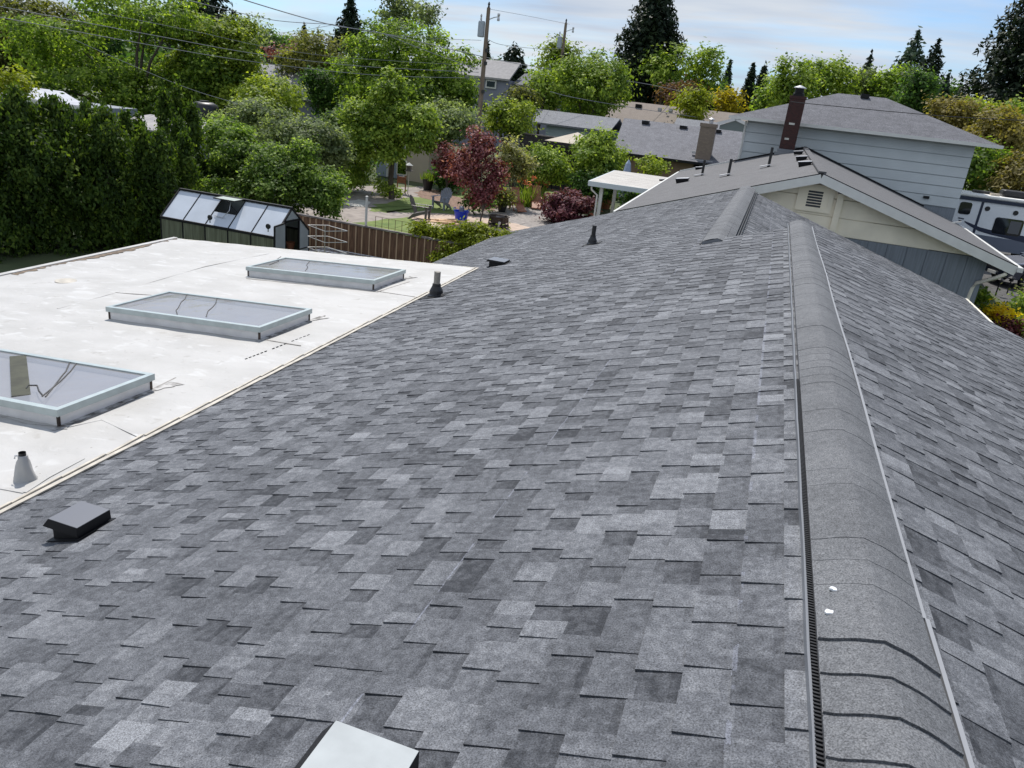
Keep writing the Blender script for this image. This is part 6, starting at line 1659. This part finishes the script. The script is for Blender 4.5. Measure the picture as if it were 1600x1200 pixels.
tree('tree', 'dusky red tree top behind the plain grey roof', 'tree', 455, 74, 105, 70, 80, 'plum', 7, 1.0, trunk=.2)
tree('far_tree', 'dark distant tree line clump left of the spire conifer', 'tree', 420, 48, 85, 60, 150, 'deep', 8, 1.0, trunk=.3)
tree('bush', 'tall grey-green thicket between the lilac and the orchard tree', 'bush', 530, 165, 255, 90, 50, 'lilac', 9, 1.0, trunk=.07, tone_shift=-.05)
tree('far_tree', 'hazy distant green clump beneath the splice of the cables', 'tree', 450, 56, 90, 60, 170, 'mid', 8, 1.0, trunk=.3)
conifer('conifer_tree', 'small dark conifer tip at the horizon, below the cable splice', 475, 44, 80, 22, 150, 'fir', 12)
conifer('conifer_tree', 'dark spire shaped conifer alone on the skyline left of the round tree', 546, -8, 75, 62, 140, 'fir', 24, 1.1, droop=.3, power=.8)
tree('round_tree', 'very large round green tree behind the cables in the centre left', 'tree', 634, 26, 185, 225, 60, 'mid', 26, 1.15, trunk=.4, lobe=(.26, .4), masses=[(630, 24, 150, 190, 0), (570, 55, 180, 110, -.1), (695, 60, 185, 115, -.1), (635, 90, 195, 225, -.2), (722, 100, 200, 70, 0)])
tree('willow_tree', 'weeping pale tree with hanging boughs behind the round tree', 'tree', 635, -12, 45, 105, 95, 'grey', 10, .55, trunk=.3, tone_shift=-.2)
tree('willow_tree', 'thin drooping tree top just right of the weeping pale tree', 'tree', 672, 5, 45, 50, 92, 'grey', 6, .4, trunk=.2, tone_shift=-.2)
conifer('conifer_tree', 'narrow dark conifer directly behind the tall utility pole', 757, 70, 130, 24, 110, 'fir', 14)
conifer('cedar_tree', 'spreading dark cedar right of the tall utility pole', 796, 70, 150, 62, 115, 'fir', 14, 1.3, droop=-.05, power=.45, ragged=.4)
# --- garden of the next yard
bt = atZ(612, 311, 0)
ot = tree('orchard_tree', 'small orchard tree with forked trunk and pink-tipped bright leaves', 'tree', 612, 106, 262, 150, 37.2, 'bright', 18, 1.05, masses=[(610, 106, 190, 70, 0), (575, 150, 225, 80, -.1), (650, 150, 225, 90, 0), (600, 180, 262, 120, -.15), (665, 195, 245, 60, -.2), (560, 205, 262, 45, 0)], trunk=.17, base=(bt.x, bt.y), lobe=(.28, .42), tone_shift=-.08)
tree('tree', 'pale green tree right behind the orchard tree', 'tree', 700, 148, 232, 100, 47, 'grey', 10, 1.0, trunk=.14, tone_shift=.05)
tree('shrub', 'light green sapling leaves under the left side of the orchard tree', 'shrub', 566, 180, 245, 60, 39, 'bright', 7, .8, trunk=.05)
pb = atZ(752, 355, 0)
tree('plum_tree', 'dark red plum tree on a thin stem beside the fire pit', 'tree', 750, 195, 325, 100, 34.0, 'plum', 15, .5, masses=[(752, 194, 265, 66, 0), (735, 235, 300, 80, 0), (775, 245, 305, 50, 0), (755, 270, 330, 62, -.1)], trunk=.045, base=(pb.x, pb.y), lobe=(.28, .42))
tree('plum_tree', 'lower left branch mass of red plum leaves by the grey shed', 'tree', 705, 228, 285, 62, 37, 'plum', 7, .9, trunk=.05)
tree('bush', 'dark green bush under the red plum tree', 'bush', 745, 296, 328, 50, 36.5, 'deep', 6, 1.0, trunk=.04, tone_shift=.15)
tree('bush', 'pale variegated bush right of the red plum tree', 'bush', 803, 215, 295, 52, 41, 'cream', 8, .9, trunk=.06)
tree('bush', 'brownish green seed-head bush between the plum and the lounge chairs', 'bush', 785, 288, 330, 44, 38.5, 'olive', 6, .9, trunk=.04)
tree('bush', 'dark bush by the shed behind the black planter', 'bush', 700, 255, 302, 50, 43, 'deep', 6, 1.0, trunk=.05)
tree('bush', 'bright green wide bush in front of the gazebo', 'bush', 855, 228, 300, 90, 45, 'bright', 10, 1.05, trunk=.08, tone_shift=-.02)
tree('round_tree', 'bright green round topped small tree left of the closed umbrella', 'tree', 938, 200, 285, 98, 46, 'bright', 13, 1.1, trunk=.12, lobe=(.28, .4), tone_shift=.04)
tree('bush', 'shaded green bush at the foot of the bright round topped tree', 'bush', 935, 262, 322, 84, 44.5, 'deep', 8, 1.0, trunk=.06, tone_shift=.1)
tree('bush', 'leafy vine along the back fence right of the umbrella', 'bush', 1020, 246, 272, 70, 47.5, 'yellow', 7, .8, trunk=.04)
tree('bush', 'dark bush under the patio cover', 'bush', 1000, 288, 325, 60, 42.5, 'deep', 6, 1.0, trunk=.05)
tree('japanese_maple', 'low domed purple maple beside the patio cover', 'tree', 889, 289, 366, 92, 38, 'jmaple', 16, 1.25, trunk=.08, lobe=(.26, .36), low=-.6, flat=.5, tone_shift=.05)
tree('vine', 'bright yellow-green vine spilling over the board fence', 'vine', 745, 346, 412, 150, 22.4, 'lime', 16, 1.1, trunk=.04, z0=-.6, depth=.6, leaf=.085, lobe=(.24, .36), tone_shift=-.22, masses=[(690, 350, 385, 70, .1), (735, 348, 400, 90, 0), (785, 356, 405, 60, .1), (720, 375, 425, 80, -.2), (760, 365, 410, 90, -.1)])
tree('vine', 'first tuft of yellow-green vine left of the bigger clump', 'vine', 660, 347, 374, 52, 22.5, 'lime', 6, .9, trunk=.03, z0=-.6, depth=.5, leaf=.085, tone_shift=-.2)
tree('bush', 'pale bush under the left arm of the lounge chair court, small and white flecked', 'bush', 612, 290, 312, 30, 37.8, 'bright', 5, .8, trunk=.03)
for i, (px, py, lab) in enumerate(((600, 306, 'leafy perennial left of the orchard tree trunk'), (690, 293, 'leafy plant beside the black planter'), (768, 318, 'low plant at the right foot of the plum bed'))):
    tree('perennial', lab, 'plant', px, py - 26, py, 24, atZ(px, py + 4, 0).y, 'bright', 4, .7, trunk=.02, leaf=.13)
# --- middle distance, behind the ranch house
tree('tree', 'yellow-green tree right of the tall pole, below the blue-grey house', 'tree', 795, 148, 225, 80, 54, 'yellow', 10, 1.0, trunk=.16, tone_shift=-.1)
tree('tree', 'bright young tree with upright shoots over the left end of the ranch roof', 'tree', 850, 105, 175, 66, 63, 'bright', 9, .9, trunk=.16)
tree('tree', 'brownish olive shrub left of the ranch roof end', 'tree', 815, 128, 185, 50, 60, 'olive', 7, .9, trunk=.14, tone_shift=-.15)
tree('round_tree', 'large bright green tree in front of the tall dark conifer', 'tree', 925, 78, 185, 135, 66, 'bright', 17, 1.1, trunk=.28, tone_shift=-.12)
tree('tree', 'yellow-green tree crowns around the smaller utility pole', 'tree', 872, 62, 130, 66, 76, 'yellow', 9, .95, trunk=.25, tone_shift=-.1)
conifer('conifer_tree', 'tall broad dark conifer in the middle of the skyline', 1000, -75, 172, 96, 105, 'fir', 44, 1.5, droop=.22, trunk=.7, ragged=.3, width_fn=lambda f: min(1.0, 0.72 + 1.0 * f) if f < .3 else (1.0 if f < .5 else max(.08, (1 - f) / .5)))
tree('tree', 'sparse pale tree right of the tall conifer, sky showing through', 'tree', 1040, 62, 150, 90, 100, 'bright', 11, .35, trunk=.2)
tree('tree', 'taller airy green tree with a narrow top', 'tree', 1100, 64, 165, 62, 98, 'bright', 12, .6, trunk=.22, tone_shift=-.1)
tree('copper_tree', 'rounded copper brown tree behind the tan bungalow roof', 'tree', 1068, 124, 172, 70, 92, 'copper', 9, 1.1, trunk=.2)
tree('tree', 'lime green tree right of the tan bungalow', 'tree', 1082, 138, 196, 56, 72, 'lime', 9, .95, trunk=.14, tone_shift=-.15)
tree('tree', 'golden yellow shrub by the small garage roof', 'tree', 1138, 136, 182, 46, 90, 'amber', 8, 1.0, trunk=.12, tone_shift=-.1)
conifer('spruce_tree', 'tiny blue spruce tip between the airy trees', 1131, 98, 150, 22, 140, 'spruce', 14, .9)
conifer('cypress_tree', 'left of two dark pointed cypresses on the skyline', 1162, 103, 178, 24, 120, 'fir', 20, 1.2, power=.5, droop=-.4, group='dark cypress pair')
conifer('cypress_tree', 'right of two dark pointed cypresses on the skyline', 1180, 106, 178, 26, 122, 'fir', 20, 1.2, power=.5, droop=-.4, group='dark cypress pair')
tree('tree', 'mid green tree between the golden shrub and the cypresses', 'tree', 1110, 130, 185, 70, 112, 'deep', 8, 1.0, trunk=.2, tone_shift=.1)
tree('tree', 'bright green leafy tree just left of the brick chimney top', 'tree', 1235, 90, 190, 66, 80, 'bright', 11, .95, trunk=.2, tone_shift=-.08)
tree('tree', 'dense green tree at the left end of the hip roof', 'tree', 1205, 120, 195, 60, 86, 'mid', 9, 1.0, trunk=.2, tone_shift=.08)
tree('tree', 'light green tree rising behind the hip roof ridge', 'tree', 1290, 84, 165, 80, 84, 'bright', 12, .9, trunk=.22)
tree('tree', 'soft grey-green tree behind the middle of the hip roof', 'tree', 1345, 104, 165, 80, 88, 'grey', 10, 1.0, trunk=.22, tone_shift=-.12)
conifer('conifer_tree', 'dark ragged conifer top behind the pale green trees', 1340, 86, 170, 50, 120, 'fir', 16, 1.0)
tree('tree', 'green poplar-like tree over the right half of the hip roof', 'tree', 1392, 100, 180, 60, 86, 'mid', 10, 1.05, trunk=.2, tone_shift=.12)
conifer('spruce_tree', 'tall blue-green spruce behind the hip roof, left of a pair', 1398, 48, 190, 88, 125, 'spruce', 26, 1.1, droop=.05, ragged=.4, power=.75)
conifer('spruce_tree', 'darker narrower spruce, right of a pair behind the hip roof', 1432, 62, 190, 70, 120, 'fir', 24, 1.1, droop=.1, ragged=.4, power=.75)
tree('tree', 'dark green bushy tree at the right end of the hip roof', 'tree', 1432, 100, 190, 56, 80, 'deep', 10, 1.05, trunk=.2, tone_shift=.1)
tree('tree', 'small round dark tree on the skyline near the giant conifer', 'tree', 1485, 128, 165, 34, 110, 'deep', 6, 1.0, trunk=.15)
conifer('spruce_tree', 'drooping blue-green spruce beside the hip roof corner', 1460, 118, 195, 46, 95, 'spruce', 18, 1.0)
conifer('giant_conifer', 'huge dark conifer towering at the right edge', 1590, -130, 215, 200, 88, 'fir', 46, 1.6, droop=.15, trunk=.8, power=.62, ragged=.18)
gg = 'golden brown bushes behind the trailer'
for (cx, yt, yb, w, Y, g, lab, ts) in (
    (1485, 150, 235, 70, 70, 'gold', 'golden bush right at the hip roof corner', .15), (1545, 170, 280, 110, 64, 'gold', 'widest golden brown bush above the trailer', 0), (1600, 168, 270, 80, 68, 'gold', 'golden brown bush cut by the right edge', 0),
    (1530, 225, 310, 80, 58, 'mid', 'dark green bush right behind the pale blue wall corner', -.15), (1590, 240, 320, 90, 56, 'gold', 'lower brown bush just over the trailer roof', -.12), (1535, 158, 200, 60, 74, 'yellow', 'yellow-green bush at the foot of the giant conifer', 0), (1588, 160, 200, 60, 76, 'bright', 'bright green bush under the giant conifer at the right edge', 0)):
    tree('bush', lab, 'bush', cx, yt, yb, w, Y, g, 9, 1.05, trunk=.1, tone_shift=ts, group=gg if g == 'gold' else None)
# far woods on the horizon: one mass nobody could count
rgf = np.random.default_rng(77); Cs, Ns, Ts = [], [], []
for k in range(150):
    a = rgf.uniform(-0.75, 0.75) + 0.29; r_ = rgf.uniform(190, 320); x, y = -math.sin(a) * r_, math.cos(a) * r_
    h = rgf.uniform(7, 15); R = rgf.uniform(5, 10)
    C, N, T, _ = crown_pts(rgf, (x, y, h * .5), (R, R, h * .55), 7, 700, 1.0, 14); Cs.append(C); Ns.append(N); Ts.append(T + rgf.normal(0, .1))
C, N, T = np.vstack(Cs), np.vstack(Ns), np.concatenate(Ts); k_ = C[:, 2] > 0
o = bulk('far_woods', leaf_quads(rgf, C[k_], N[k_], 1.5, 1.0), int(k_.sum()), G_['deep'], T[k_]); tag(o, 'distant wooded horizon beyond the houses', 'woods', kind='stuff')

# --- small plants
def blades(name, label, cat, p, n, h, spread, g, w=0.03, flower=None, fh=1.0, nf=8, fs=.09):
    TREE_N[0] += 1; rg = np.random.default_rng(900 + TREE_N[0])
    b = np.stack([rg.normal(0, spread, n), rg.normal(0, spread, n), np.zeros(n)], 1)
    d = np.stack([rg.normal(0, .22, n), rg.normal(0, .22, n), np.ones(n)], 1) * (h * rg.uniform(.6, 1.1, n))[:, None]
    s = np.stack([rg.normal(size=n), rg.normal(size=n), np.zeros(n)], 1); s = unit(s) * w
    V = np.stack([b - s, b + s, b + d + s * .2, b + d - s * .2], 1).reshape(-1, 3)
    t = thing(name, label, cat, p); o = bulk('leaves', V, n, G_[g], rg.normal(.5, .2, n)); o.parent = t
    if flower:
        m = nf * 9; c = np.stack([rg.normal(0, spread, nf), rg.normal(0, spread, nf), h * fh * rg.uniform(.8, 1.15, nf)], 1)
        C = np.repeat(c, 9, 0) + rg.normal(0, fs * .55, (m, 3)); o = bulk('flowers', leaf_quads(rg, C, np.tile([0, -.3, 1.0], (m, 1)), fs * 1.5, fs * 1.2), m, G_[flower], rg.normal(.5, .25, m)); o.parent = t
    return t
blades('iris_clump', 'clump of tall green iris leaves between the two lounge chairs', 'plant', atZ(819, 322, 0), 160, 1.15, .30, 'bright', .035, 'petal_r', 1.25, 7, .14)
blades('iris_clump', 'coral iris flowers behind the right lounge chair', 'plant', atZ(842, 318, 0), 70, 1.05, .22, 'bright', .03, 'petal_r', 1.25, 6, .14)
blades('flower', 'pale flowers growing in the black round pot', 'plant', POT1, 60, .35, .16, 'bright', .03, 'petal_w', 1.0, 12, .07)
blades('potted_plant', 'bushy plant in the rust coloured pot under the patio cover', 'plant', POT3, 110, .5, .2, 'olive', .04, 'petal_r', .8, 5, .08)
blades('potted_plant', 'grassy plant in the large black planter', 'plant', POT2, 90, .5, .25, 'bright', .04)
# front garden on the right
gb_ = 0.6
tree('flower_bush', 'bright yellow flowering bush by the drive at the right edge', 'bush', 1563, 476, 505, 46, 27.2, 'petal_y', 7, 1.1, trunk=.03, z0=gb_, leaf=.10)
tree('bush', 'loose green garden bush right of the yellow flowers', 'bush', 1612, 452, 520, 60, 28.6, 'bright', 9, .8, trunk=.05, z0=gb_, tone_shift=-.1)
tree('bush', 'small dark red leaved plant by our eave', 'bush', 1540, 486, 505, 20, 27.5, 'plum', 5, .9, trunk=.03, z0=gb_)
tree('bush', 'pale seed-head grasses before the car wheel', 'bush', 1603, 440, 475, 26, 30.5, 'cream', 6, .4, trunk=.03, z0=gb_, tone_shift=-.1)
tree('bush', 'low green plants by the house corner downspout', 'bush', 1528, 452, 480, 32, 27.5, 'bright', 6, .8, trunk=.03, z0=gb_, tone_shift=-.1)
tree('bush', 'green clump at the right edge below the yellow flowers', 'bush', 1604, 490, 545, 60, 27.0, 'bright', 8, .9, trunk=.04, z0=gb_)
tree('bush', 'dark red low groundcover along our right eave', 'bush', 1572, 506, 524, 34, 25.6, 'plum', 6, .9, trunk=.02, z0=gb_, tone_shift=-.2)
# grass blades on the lawns and front garden
def grass(name, boxes, n, h, w, g='grass'):
    rg = np.random.default_rng(5); B = []
    for (x0, x1, y0, y1) in boxes:
        k = n // len(boxes); x = rg.uniform(x0, x1, k); y = rg.uniform(y0, y1, k)
        B.append(np.stack([x, y, np.array([gz(a, b) for a, b in zip(x, y)])], 1))
    b = np.vstack(B); m = len(b)
    d = np.stack([rg.normal(0, .4, m), rg.normal(0, .4, m), np.ones(m)], 1) * (h * rg.uniform(.5, 1.2, m))[:, None]
    s = unit(np.stack([rg.normal(size=m), rg.normal(size=m), np.zeros(m)], 1)) * w
    V = np.stack([b - s, b + s, b + d + s * .3, b + d - s * .3], 1).reshape(-1, 3)
    o = bulk(name, V, m, G_[g], rg.normal(.5, .22, m)); tag(o, 'short grass and weeds in the front garden beside the drive', 'grass', kind='stuff')
grass('garden_grass', [(6.4, 9.0, 17, 26), (9, 16, 20, 25.5)], 9000, .28, .02)
